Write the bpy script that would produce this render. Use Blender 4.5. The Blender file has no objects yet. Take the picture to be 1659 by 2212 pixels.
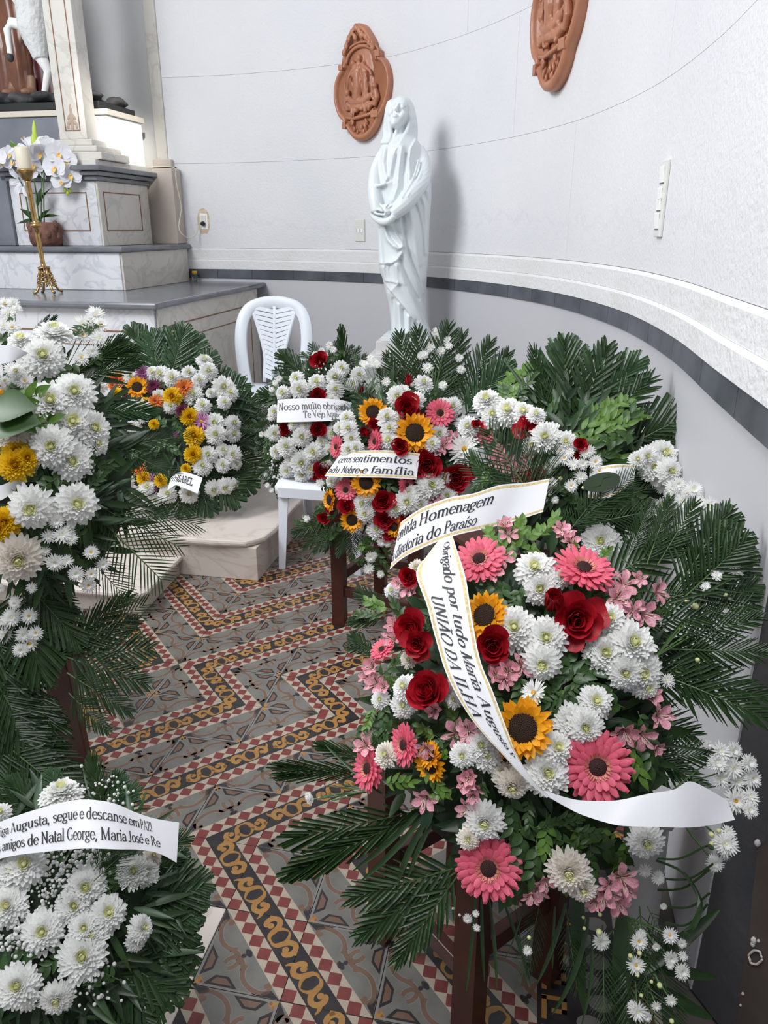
import bpy, bmesh, math, random
from mathutils import Vector as V3, Matrix, noise
R=math.radians; PI=math.pi; rnd=random.Random(7)
S=bpy.context.scene; COL=S.collection

# ---------------------------------------------------------------- camera, world, lights, exposure
cam=bpy.data.objects.new('camera',bpy.data.cameras.new('camera')); COL.objects.link(cam)
cam.location=(0,0,1.6); cam.rotation_euler=(R(90-20.3),0,0); cam.data.sensor_width=36; cam.data.lens=26.94
cam.data.clip_start=.05; S.camera=cam
W=bpy.data.worlds.new('daylight'); S.world=W; W.use_nodes=True
W.node_tree.nodes['Background'].inputs[0].default_value=(.90,.945,1,1)
W.node_tree.nodes['Background'].inputs[1].default_value=.46
def area(name,loc,target,size,power,col=(1,1,1),sy=None):
    l=bpy.data.lights.new(name,'AREA'); l.energy=power; l.color=col; l.size=size
    if sy: l.shape='RECTANGLE'; l.size_y=sy
    o=bpy.data.objects.new(name,l); COL.objects.link(o); o.location=loc
    o.rotation_euler=(V3(target)-V3(loc)).to_track_quat('-Z','Y').to_euler(); return o
area('window_daylight',(-2.9,2.6,4.0),(.0,4.4,1.2),1.6,124,(.95,.975,1),2.0)
nv=area('nave_fill',(-.5,.2,4.2),(.3,1.75,.8),1.5,17,(.97,.98,1)); nv.data.spread=R(80)  # added fill lamp, out of view, brightening the nearest wreath
sp=bpy.data.lights.new('sunbeam','SPOT'); sp.energy=1500; sp.spot_size=R(6.5); sp.spot_blend=.7; sp.color=(1,.97,.9); sp.shadow_soft_size=.1
so=bpy.data.objects.new('sunbeam',sp); COL.objects.link(so); so.location=(-.3,1.2,4.3)
so.rotation_euler=(V3((-1.84,5.97,2.33))-so.location).to_track_quat('-Z','Y').to_euler()
S.view_settings.view_transform='Standard'; S.view_settings.look='None'; S.view_settings.gamma=1
S.view_settings.use_curve_mapping=False; S.view_settings.exposure=0.55

# ---------------------------------------------------------------- photograph geometry (pixel -> place)
F_=1655.; TH=R(20.3)
def ray(u,v):
    x=(u-829.5)/F_; y=-(v-1106)/F_
    return V3((x,math.cos(TH)+math.sin(TH)*y,-math.sin(TH)+math.cos(TH)*y))
CO=V3((0,0,1.6))
def pd(u,v,d): return CO+ray(u,v)*d
def pz(u,v,z): r=ray(u,v); return CO+r*((z-1.6)/r.z)
def py_(u,v,y): r=ray(u,v); return CO+r*(y/r.y)
CR={'A':(0,600,.3617),'B':(500,650,.3617),'C':(1000,700,.3972),'D':(1000,1100,.3972),'E':(1000,1600,.3972),
    'F':(0,1650,.3617),'G':(500,1150,.3617),'H':(400,1600,.3617),'I':(0,1200,.3617),'K':(0,0,.3617),'P':(0,0,1.)}
def cr(c,x,y): a=CR[c]; return a[0]+x*a[2],a[1]+y*a[2]

# ---------------------------------------------------------------- helpers
MATS={}
def nd(nt,t,**k):
    n=nt.nodes.new(t)
    for a,b in k.items():
        if hasattr(n,a) and a not in('Scale',): setattr(n,a,b)
        else: n.inputs[a].default_value=b
    return n
def mat(name,c,rough=.6,c2=None,scale=6.,detail=5.,lo=.35,hi=.65,bump=0.,bscale=40.,metal=0.,trans=0.,coat=0.,spec=.5,dist=0.,coord='Object'):
    m=bpy.data.materials.new(name); m.use_nodes=True; nt=m.node_tree; b=nt.nodes['Principled BSDF']
    b.inputs['Base Color'].default_value=(*c,1); b.inputs['Roughness'].default_value=rough; b.inputs['Metallic'].default_value=metal
    b.inputs['Coat Weight'].default_value=coat; b.inputs['Specular IOR Level'].default_value=spec
    tc=nt.nodes.new('ShaderNodeTexCoord')
    if c2:
        n=nt.nodes.new('ShaderNodeTexNoise'); n.inputs['Scale'].default_value=scale; n.inputs['Detail'].default_value=detail; n.inputs['Distortion'].default_value=dist
        r=nt.nodes.new('ShaderNodeValToRGB'); r.color_ramp.elements[0].position=lo; r.color_ramp.elements[1].position=hi
        r.color_ramp.elements[0].color=(*c,1); r.color_ramp.elements[1].color=(*c2,1)
        nt.links.new(tc.outputs[coord],n.inputs['Vector']); nt.links.new(n.outputs['Fac'],r.inputs[0]); nt.links.new(r.outputs[0],b.inputs['Base Color'])
    if bump:
        n=nt.nodes.new('ShaderNodeTexNoise'); n.inputs['Scale'].default_value=bscale; n.inputs['Detail'].default_value=4
        k=nt.nodes.new('ShaderNodeBump'); k.inputs['Strength'].default_value=bump; k.inputs['Distance'].default_value=.01
        nt.links.new(tc.outputs[coord],n.inputs['Vector']); nt.links.new(n.outputs['Fac'],k.inputs['Height']); nt.links.new(k.outputs[0],b.inputs['Normal'])
    if trans:
        t=nt.nodes.new('ShaderNodeBsdfTranslucent'); x=nt.nodes.new('ShaderNodeMixShader'); x.inputs[0].default_value=trans
        t.inputs[0].default_value=(*c,1); o=nt.nodes['Material Output']
        if c2: nt.links.new(r.outputs[0],t.inputs[0])
        nt.links.new(b.outputs[0],x.inputs[1]); nt.links.new(t.outputs[0],x.inputs[2]); nt.links.new(x.outputs[0],o.inputs[0])
    MATS[name]=m; return m
def marble(name,c,vein,scale=2.5,rough=.3,width=.06,c2=None):
    m=mat(name,c,rough); nt=m.node_tree; b=nt.nodes['Principled BSDF']; tc=nt.nodes.new('ShaderNodeTexCoord')
    n=nt.nodes.new('ShaderNodeTexNoise'); n.inputs['Scale'].default_value=scale; n.inputs['Detail'].default_value=8; n.inputs['Distortion'].default_value=1.6
    nt.links.new(tc.outputs['Object'],n.inputs['Vector'])
    r=nt.nodes.new('ShaderNodeValToRGB'); e=r.color_ramp.elements; e[0].position=.5-width; e[0].color=(*c,1); e[1].position=.5; e[1].color=(*vein,1)
    k=e.new(.5+width*.5); k.color=(*c,1); k=e.new(.85); k.color=(*(c2 or c),1)
    nt.links.new(n.outputs['Fac'],r.inputs[0]); nt.links.new(r.outputs[0],b.inputs['Base Color']); return m
class MB:
    def __init__(s): s.v=[];s.f=[];s.m=[]
    def face(s,pts,mi=0):
        i=len(s.v); s.v+=[tuple(p) for p in pts]; s.f.append(tuple(range(i,i+len(pts)))); s.m.append(mi)
    def grid(s,rows,mi=0,closed=False,capa=False,capb=False):
        i=len(s.v); n=len(rows[0])
        for r in rows: s.v+=[tuple(p) for p in r]
        for a in range(len(rows)-1):
            for b in range(n if closed else n-1):
                b2=(b+1)%n; s.f.append((i+a*n+b,i+a*n+b2,i+(a+1)*n+b2,i+(a+1)*n+b)); s.m.append(mi)
        if capa: s.f.append(tuple(i+b for b in reversed(range(n)))); s.m.append(mi)
        if capb: s.f.append(tuple(i+(len(rows)-1)*n+b for b in range(n))); s.m.append(mi)
    def box(s,c,d,mi=0,M=None,taper=1.):
        x,y,z=d[0]/2,d[1]/2,d[2]/2; P=[]
        for k,t in((-1,1.),(1,taper)):
            for a,b in((-1,-1),(1,-1),(1,1),(-1,1)):
                p=V3((a*x*t,b*y*t,k*z)); p=(M@p if M else p)+V3(c); P.append(p)
        i=len(s.v); s.v+=[tuple(p) for p in P]
        for f in((3,2,1,0),(4,5,6,7),(0,1,5,4),(1,2,6,5),(2,3,7,6),(3,0,4,7)): s.f.append(tuple(i+q for q in f)); s.m.append(mi)
    def tube(s,pts,rad,n=6,mi=0,cap=True,flat=1.):
        pts=[V3(p) for p in pts]; rows=[]; up=V3((.13,.21,.97))
        for i,p in enumerate(pts):
            d=(pts[min(i+1,len(pts)-1)]-pts[max(i-1,0)]).normalized(); a=d.cross(up)
            if a.length<1e-4: a=d.cross(V3((1,0,0)))
            a.normalize(); b=d.cross(a); r=rad[i] if hasattr(rad,'__len__') else rad
            rows.append([p+a*math.cos(t*2*PI/n)*r+b*math.sin(t*2*PI/n)*r*flat for t in range(n)])
        s.grid(rows,mi,True,cap,cap)
    def lathe(s,prof,n=20,mi=0,M=None):
        rows=[]
        for r,z in prof:
            rows.append([(M@V3((r*math.cos(t*2*PI/n),r*math.sin(t*2*PI/n),z)) if M else (r*math.cos(t*2*PI/n),r*math.sin(t*2*PI/n),z)) for t in range(n)])
        s.grid(rows,mi,True,True,True)
    def ell(s,c,r,nu=10,nv=8,mi=0,M=None):
        rows=[]
        for j in range(nv+1):
            a=-PI/2+PI*j/nv; a=max(min(a,PI/2-.05),-PI/2+.05)
            row=[]
            for t in range(nu):
                p=V3((r[0]*math.cos(a)*math.cos(2*PI*t/nu),r[1]*math.cos(a)*math.sin(2*PI*t/nu),r[2]*math.sin(a)))
                row.append((M@p if M else p)+V3(c))
            rows.append(row)
        s.grid(rows,mi,True,True,True)
    def prism(s,out,y0,y1,mi=0,M=None):
        T=(lambda p:M@V3(p)) if M else (lambda p:p)
        a=[T((x,y0,z)) for x,z in out]; b=[T((x,y1,z)) for x,z in out]; n=len(out)
        s.face(a,mi); s.face(b[::-1],mi)
        for i in range(n): s.face([a[i],b[i],b[(i+1)%n],a[(i+1)%n]],mi)
    def mesh(s,name,mats,smooth=False):
        me=bpy.data.meshes.new(name); me.from_pydata(s.v,[],s.f)
        for m in (mats if isinstance(mats,(list,tuple)) else [mats]): me.materials.append(m)
        me.polygons.foreach_set('material_index',s.m)
        if smooth: me.polygons.foreach_set('use_smooth',[True]*len(s.f))
        me.update(); return me
    def obj(s,name,mats,parent=None,smooth=False,bevel=0.,fix=False):
        me=s.mesh(name,mats,smooth)
        if fix or bevel:
            bm=bmesh.new(); bm.from_mesh(me); bmesh.ops.remove_doubles(bm,verts=bm.verts,dist=1e-5); bmesh.ops.recalc_face_normals(bm,faces=bm.faces); bm.to_mesh(me); bm.free()
        o=link(name,me,parent)
        if bevel:
            b=o.modifiers.new('bevel','BEVEL'); b.width=bevel; b.segments=2; b.limit_method='ANGLE'; b.angle_limit=R(35)
        return o
def link(name,me,parent=None,M=None,loc=None):
    o=bpy.data.objects.new(name,me); COL.objects.link(o)
    if parent: o.parent=parent; o.matrix_parent_inverse=PINV.get(parent.name) or Matrix()
    if M is not None: o.matrix_basis=M
    if loc is not None: o.location=loc
    return o
PINV={}
def thing(name,label,cat,loc=(0,0,0),rz=0.,group=None):
    o=bpy.data.objects.new(name,None); COL.objects.link(o); o.empty_display_size=.1; o.location=loc; o.rotation_euler=(0,0,rz)
    o['label']=label; o['category']=cat
    if group: o['group']=group
    return o
def wthing(name,label,cat,loc,group=None):
    """an Empty at loc whose children are given in world coordinates"""
    o=thing(name,label,cat,loc,0,group); PINV[o.name]=Matrix.Translation(-V3(loc)); return o
def tag(o,label,cat,group=None):
    o['label']=label; o['category']=cat
    if group: o['group']=group
    return o
def struct(o): o['kind']='structure'; return o
def stuff(o): o['kind']='stuff'; return o
def blob(name,mb,voxel,m,parent=None,it=4,M=None):
    o=mb.obj('tmp',m); a=o.modifiers.new('r','REMESH'); a.mode='VOXEL'; a.voxel_size=voxel
    if it: b=o.modifiers.new('s','SMOOTH'); b.iterations=it; b.factor=.5
    dg=bpy.context.evaluated_depsgraph_get(); me=bpy.data.meshes.new_from_object(o.evaluated_get(dg)); bpy.data.objects.remove(o)
    me.polygons.foreach_set('use_smooth',[True]*len(me.polygons)); me.name=name
    if not me.materials: me.materials.append(m)
    return link(name,me,parent,M)
def cat(P,s):
    n=len(P)-1; x=min(max(s,0),1)*n; i=min(int(x),n-1); t=x-i
    a,b,c,d=P[max(i-1,0)],P[i],P[i+1],P[min(i+2,n)]
    return (b*2+(c-a)*t+(a*2-b*5+c*4-d)*t*t+(b*3-a-c*3+d)*t*t*t)*.5
def lerp(a,b,t): return a+(b-a)*t

def damp(m):
    # rising damp: a ragged stained band low on the plaster
    nt=m.node_tree; b=nt.nodes['Principled BSDF']; src=b.inputs['Base Color'].links[0].from_socket
    tc=nt.nodes.new('ShaderNodeTexCoord'); n=nt.nodes.new('ShaderNodeTexNoise'); n.inputs['Scale'].default_value=4.5; n.inputs['Detail'].default_value=9; n.inputs['Roughness'].default_value=.65
    sx=nt.nodes.new('ShaderNodeSeparateXYZ'); nt.links.new(tc.outputs['Object'],n.inputs['Vector']); nt.links.new(tc.outputs['Object'],sx.inputs[0])
    a=nt.nodes.new('ShaderNodeMath'); a.operation='MULTIPLY_ADD'; nt.links.new(n.outputs['Fac'],a.inputs[0]); a.inputs[1].default_value=.45; nt.links.new(sx.outputs['Z'],a.inputs[2])
    r=nt.nodes.new('ShaderNodeValToRGB'); e=r.color_ramp.elements; e[0].position=.0; e[0].color=(0,0,0,1); e[1].position=1; e[1].color=(0,0,0,1)
    mr=nt.nodes.new('ShaderNodeMapRange'); mr.inputs[1].default_value=1.5; mr.inputs[2].default_value=2.5; nt.links.new(a.outputs[0],mr.inputs[0]); nt.links.new(mr.outputs[0],r.inputs[0])
    for p,c in((.26,.16),(.33,.05),(.345,.32),(.37,.06),(.48,.0)): k=e.new(p); k.color=(c,c,c,1)
    x=nt.nodes.new('ShaderNodeMix'); x.data_type='RGBA'; x.inputs[7].default_value=(.60,.605,.64,1); nt.links.new(r.outputs[0],x.inputs[0]); nt.links.new(src,x.inputs[6]); nt.links.new(x.outputs[2],b.inputs['Base Color'])
# ---------------------------------------------------------------- materials
mWall=mat('white plaster',(.72,.725,.745),.75,(.77,.77,.785),1.3,6,.3,.7,bump=.3,bscale=70)
damp(mWall)
mLow=mat('lower wall paint',(.53,.53,.56),.55,(.58,.58,.605),.8,4)
mLedge=mat('rough white ledge',(.76,.76,.76),.8,(.70,.69,.66),3,8,.5,.8,bump=.5,bscale=50)
mSlate=mat('grey slate tile',(.055,.06,.075),.45,(.12,.13,.15),5,6,.35,.7)
mGreyWall=mat('grey veined wall',(.66,.67,.67),.45,(.50,.49,.46),1.1,6,.4,.75)
mDark=mat('dark grey paint',(.055,.057,.065),.6,(.09,.085,.085),2.2,6,.4,.7,bump=.3,bscale=25)
mChip=mat('chipped plaster',(.62,.6,.57),.8)
mRust=mat('brown stained paint',(.075,.055,.048),.75,(.11,.085,.075),6,6)
mMarble=marble('white marble',(.74,.74,.76),(.58,.59,.63),2.6,.25,.045,(.68,.68,.71))
mMarbleW=marble('warm marble',(.63,.60,.55),(.53,.50,.45),1.9,.3,.05,(.57,.535,.48))
mBeige=marble('beige step marble',(.64,.57,.515),(.55,.475,.42),3.,.35,.05,(.59,.52,.465))
mBrownSt=mat('stained beige stone',(.53,.47,.42),.6,(.44,.37,.32),3,6)
mSlab=mat('grey slate slab',(.13,.14,.16),.2,(.20,.205,.22),6,6,.35,.7)
mBlueSt=mat('blue grey stone',(.22,.235,.27),.4,(.16,.17,.2),4,6)
mCream=mat('cream stone strip',(.68,.62,.52),.5)
mInlay=mat('brown inlay line',(.22,.11,.06),.6)
mBlack=mat('black',(.012,.012,.013),.5)
mRock=mat('dark rock',(.035,.035,.04),.75,(.09,.085,.085),9,6)
mSun=mat('plain white and sunlit end',(.9,.9,.88),.6)
mPlastic=mat('white plastic',(.80,.84,.90),.35,spec=.4)
mGreyPl=mat('pale grey plastic',(.5,.5,.5),.45)
mStatue=mat('glazed white statue',(.77,.82,.835),.38,spec=.5,coat=.12)
mPed=mat('pedestal stone',(.70,.68,.67),.7,(.62,.6,.59),8,5)
mTerra=mat('terracotta',(.50,.215,.12),.38,(.39,.155,.085),5,4,bump=.15,bscale=60)
mBrass=mat('aged brass',(.62,.40,.15),.28,(.35,.20,.08),30,4,metal=1.)
mCandle=mat('candle wax',(.80,.74,.60),.5,trans=.2)
mPot=mat('bark pot',(.22,.10,.07),.85,(.11,.05,.04),20,5,bump=.8,bscale=30)
mGlass=mat('clear glass',(.85,.95,.93),.03); mGlass.node_tree.nodes['Principled BSDF'].inputs['Transmission Weight'].default_value=1.
mSwitch=mat('cream switch plastic',(.72,.73,.68),.4)
mHole=mat('bare plaster stain',(.55,.40,.25),.85,(.70,.6,.48),30,4)
mBrownRobe=mat('brown glazed robe',(.23,.085,.04),.28,(.13,.05,.03),4,4)
mMaroon=mat('dark red drapery',(.10,.018,.02),.4,(.05,.012,.015),6,4)
mLamb=mat('white wool',(.72,.73,.72),.8,bump=1.,bscale=45)
mSkin=mat('painted foot',(.30,.17,.11),.5)
mWood=mat('dark red wood',(.045,.012,.009),.35,(.075,.02,.013),14,5,.3,.7)
mPetW=mat('white petal',(.93,.93,.91),.6,trans=.33); mPetC=mat('cream petal heart',(.90,.90,.58),.6,trans=.3)
mPetI=mat('ivory petal',(.90,.85,.78),.6,trans=.3)
mYel=mat('yellow petal',(.86,.57,.01),.6,trans=.2); mYel2=mat('deep yellow petal',(.75,.42,.005),.6,trans=.2)
mOr=mat('orange petal',(.72,.20,.03),.6,trans=.2); mPur=mat('magenta petal',(.30,.09,.22),.6,trans=.2); mMar=mat('maroon petal',(.13,.012,.05),.6,trans=.15)
mLil=mat('lilac petal',(.60,.26,.50),.6,trans=.2)
mSunP=mat('sunflower petal',(.93,.46,.008),.55,(.86,.34,.005),7,3,trans=.25); mSunD=mat('sunflower disc',(.02,.009,.005),.9,(.045,.02,.008),60,3)
mGer=mat('pink gerbera petal',(.82,.16,.23),.55,(.74,.11,.19),6,3,trans=.22); mGerI=mat('gerbera inner florets',(.62,.24,.16),.7); mGerD=mat('gerbera disc',(.04,.012,.012),.9)
mRose=mat('red rose petal',(.50,.006,.02),.55,(.34,.003,.012),3,3,trans=.12)
mAl=mat('pink lily petal',(.80,.24,.34),.5,(.86,.58,.63),9,3,.35,.7,trans=.25); mAlT=mat('pale lily throat',(.85,.74,.62),.5,trans=.2); mAlS=mat('lily streaks',(.25,.02,.05),.6)
mLeaf=mat('leaf green',(.042,.10,.02),.42,(.026,.065,.014),6,3,trans=.18)
mLeafB=mat('bright leaf green',(.13,.25,.035),.42,(.085,.18,.03),6,3,trans=.25)
mPalm=mat('palm green',(.025,.060,.014),.42,(.013,.036,.010),5,3,trans=.12)
mPalmL=mat('pale palm green',(.045,.10,.036),.4,(.024,.066,.026),5,3,trans=.15)
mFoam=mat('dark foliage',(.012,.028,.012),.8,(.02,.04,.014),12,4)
mStem=mat('stem green',(.06,.12,.03),.5); mBud=mat('pale bud',(.62,.64,.30),.6)
mRib=mat('white satin ribbon',(.82,.82,.85),.35); mGold=mat('gold glitter border',(.55,.41,.17),.5,(.75,.62,.35),180,2); mInk=mat('black lettering',(.012,.012,.014),.5)
mGrey=mat('grey lettering',(.10,.10,.11),.5)
mOrW=mat('orchid petal',(.86,.86,.9),.5,trans=.25); mOrY=mat('orchid lip',(.8,.5,.12),.5); mBudG=mat('lily bud',(.45,.58,.08),.5)
tTile=[mat('tile grey',(.135,.13,.115),.32,(.17,.165,.147),5,6),mat('tile cream',(.42,.35,.275),.35,(.36,.30,.23),6,5),mat('tile red',(.145,.026,.024),.35,(.18,.038,.032),6,5),
  mat('tile black',(.015,.012,.014),.32,(.03,.024,.024),8,4),mat('tile ochre',(.36,.185,.05),.35,(.30,.145,.036),7,5),mat('tile brown',(.135,.078,.05),.35,(.165,.098,.066),6,5),mat('tile pale line',(.20,.19,.175),.35),mat('tile grout',(.11,.095,.085),.8)]

# ---------------------------------------------------------------- curved wall, ledge, dado
WP=[V3(p+(0,)) for p in[(-1.67,6.52),(-1.3,6.45),(-.9,6.32),(-.45,6.1),(0,5.8),(.32,5.4),(.58,4.95),(.78,4.45),(.9,3.95),(.95,3.4),(.945,2.9),(.88,2.31),(.78,1.76),(.69,1.24)]]
WS=[cat(WP,i/260) for i in range(261)]
WL=[0.]
for i in range(260): WL.append(WL[-1]+(WS[i+1]-WS[i]).length)
def wat(s):
    s=min(max(s,0),WL[-1]-1e-4); lo=0; hi=260
    while hi-lo>1:
        k=(lo+hi)//2
        if WL[k]<=s: lo=k
        else: hi=k
    t=(s-WL[lo])/(WL[hi]-WL[lo]); p=lerp(WS[lo],WS[hi],t)
    d=lerp(WS[max(lo-3,0)],WS[max(lo-2,1)],.5)-lerp(WS[min(hi+3,260)],WS[min(hi+2,259)],.5); d.normalize()
    n=V3((d.y,-d.x,0))
    if n.dot(V3((-.3,3,0))-p)<0: n=-n
    return p,n                                   # point on the wall, normal into the room
def s_at(u,z=1.8):
    best=0;bd=9e9
    for i in range(261):
        p=WS[i]; q=V3((p.x,p.y,z))-CO; dep=q.y*math.cos(TH)-q.z*math.sin(TH); uu=829.5+F_*q.x/dep
        if abs(uu-u)<bd: bd=abs(uu-u); best=i
    return WL[best]
def wallx(y):
    for i in range(130,260):
        if WS[i+1].y<=y: return WS[i].x
    return .69
def strip(mb,s0,s1,prof,step=.08,mi=0,capz=True):
    n=max(2,int((s1-s0)/step)+1); rows=[]
    for i in range(n+1):
        p,nn=wat(s0+(s1-s0)*i/n); rows.append([(p.x+nn.x*o,p.y+nn.y*o,z) for o,z in prof])
    mb.grid(rows,mi,closed=True,capa=True,capb=True)
TL=WL[-1]
b=MB(); strip(b,0,TL,[(-.012,0),(-.012,4.5),(-.2,4.5),(-.2,0)]); wall=struct(b.obj('wall_back',mWall,smooth=False,fix=True))
b=MB(); strip(b,0,TL,[(.004,0),(.004,1.225),(-.011,1.225),(-.011,0)]); b.obj('lower_panel',mLow,wall,fix=True)
rows=[(1.455,2.07,[1235,1532]),(2.0715,2.66,[1100,1421]),(2.6615,3.26,[1000,1330]),(3.262,3.86,[700,1150]),(3.862,4.5,[600,1050])]
for z0,z1,us in rows:
    ss=[0]+[s_at(u) for u in us]+[TL]
    for a,c in zip(ss[:-1],ss[1:]):
        b=MB(); strip(b,a+.0006,c-.0006,[(0,z0),(0,z1),(-.014,z1),(-.014,z0)]); b.obj('plaster_block',mWall,wall,fix=True)
b=MB(); strip(b,0,TL,[(.018,1.295),(.018,1.357),(.012,1.368),(-.011,1.368),(-.011,1.295)]); led=struct(b.obj('trim_1',mLedge,fix=True))
b=MB(); strip(b,0,TL,[(.009,1.369),(.009,1.44),(.002,1.453),(-.011,1.453),(-.011,1.369)]); struct(b.obj('trim_2',mLedge,fix=True))
b=MB(); strip(b,0,TL,[(.008,1.226),(.008,1.294),(-.011,1.294),(-.011,1.226)]); dado=struct(b.obj('trim_3',mSlate,fix=True))
s=.02
while s<TL-.05:
    e=min(s+rnd.uniform(.28,.42),TL); b=MB(); strip(b,s,e-.003,[(.015,1.2275),(.015,1.293),(.0085,1.293),(.0085,1.2275)]); b.obj('tile',mSlate,dado,fix=True); s=e
# near pier with the dark painted foot
P0=V3((.69,1.24,0)); dv=V3((.14,-.42,0)).normalized(); pv=V3((.78,.62,0)).normalized()
b=MB(); q=P0+dv*1.4; out=[P0,q,q+pv*.5,P0+pv*.5]
b.grid([[(p.x,p.y,z) for p in out] for z in(0,2.6)],0,True,True,True); struct(b.obj('wall_right',[mDark],fix=True))
b=MB(); b.grid([[(p.x-.004*0,p.y,z) for p in out] for z in(2.6,4.5)],0,True,True,True); struct(b.obj('wall_right_upper',[mWall],fix=True))
nrm=V3((-dv.y,dv.x,0)); nrm=nrm if nrm.x<0 else -nrm
def pier_patch(name,pts,m,parent=None):
    b=MB(); P=[]
    for t,z in pts: P.append(P0+dv*t+nrm*.003+V3((0,0,z)))
    b.face(P); b.face([p-nrm*.004 for p in reversed(P)]); return b.obj(name,m,parent)
def pier(u,v):
    d=ray(u,v); t=(P0-CO).dot(nrm)/d.dot(nrm); p=CO+d*t; return ((p-P0).dot(dv),p.z)
wr=bpy.data.objects['wall_right']
pier_patch('stain',[pier(*q) for q in[(1640,1830),(1720,1790),(1720,2300),(1585,2300),(1600,2130),(1622,2010),(1628,1930)]],mRust,wr)
b=MB(); R_=[P0+dv*t+nrm*.006+V3((0,0,z)) for t,z in[pier(1637+14*math.cos(a)+1.5*math.sin(5*a),2066+15*math.sin(a)) for a in[2*PI*i/22 for i in range(22)]]]; b.tube(R_+[R_[0]],.0022,5)
for u,v,k in[(1632,2030,.006),(1630,2038,.005),(1642,2031,.003),(1608,2145,.003),(1603,2170,.0025),(1640,1820,.006)]:
    t,z=pier(u,v); b.ell(P0+dv*t+nrm*.004+V3((0,0,z)),(k,k,k*1.3),7,5)
b.obj('paint_chip',mChip,wr)
# ceiling and far walls of the chapel (outside the frame, they shade the near floor)
b=MB(); b.box((-1.2,2.2,4.56),(7,10.4,.1)); struct(b.obj('ceiling',mWall))
b=MB(); b.box((-1.2,-3.0,2.25),(7,.1,4.5)); struct(b.obj('wall_front',mLow))

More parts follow.
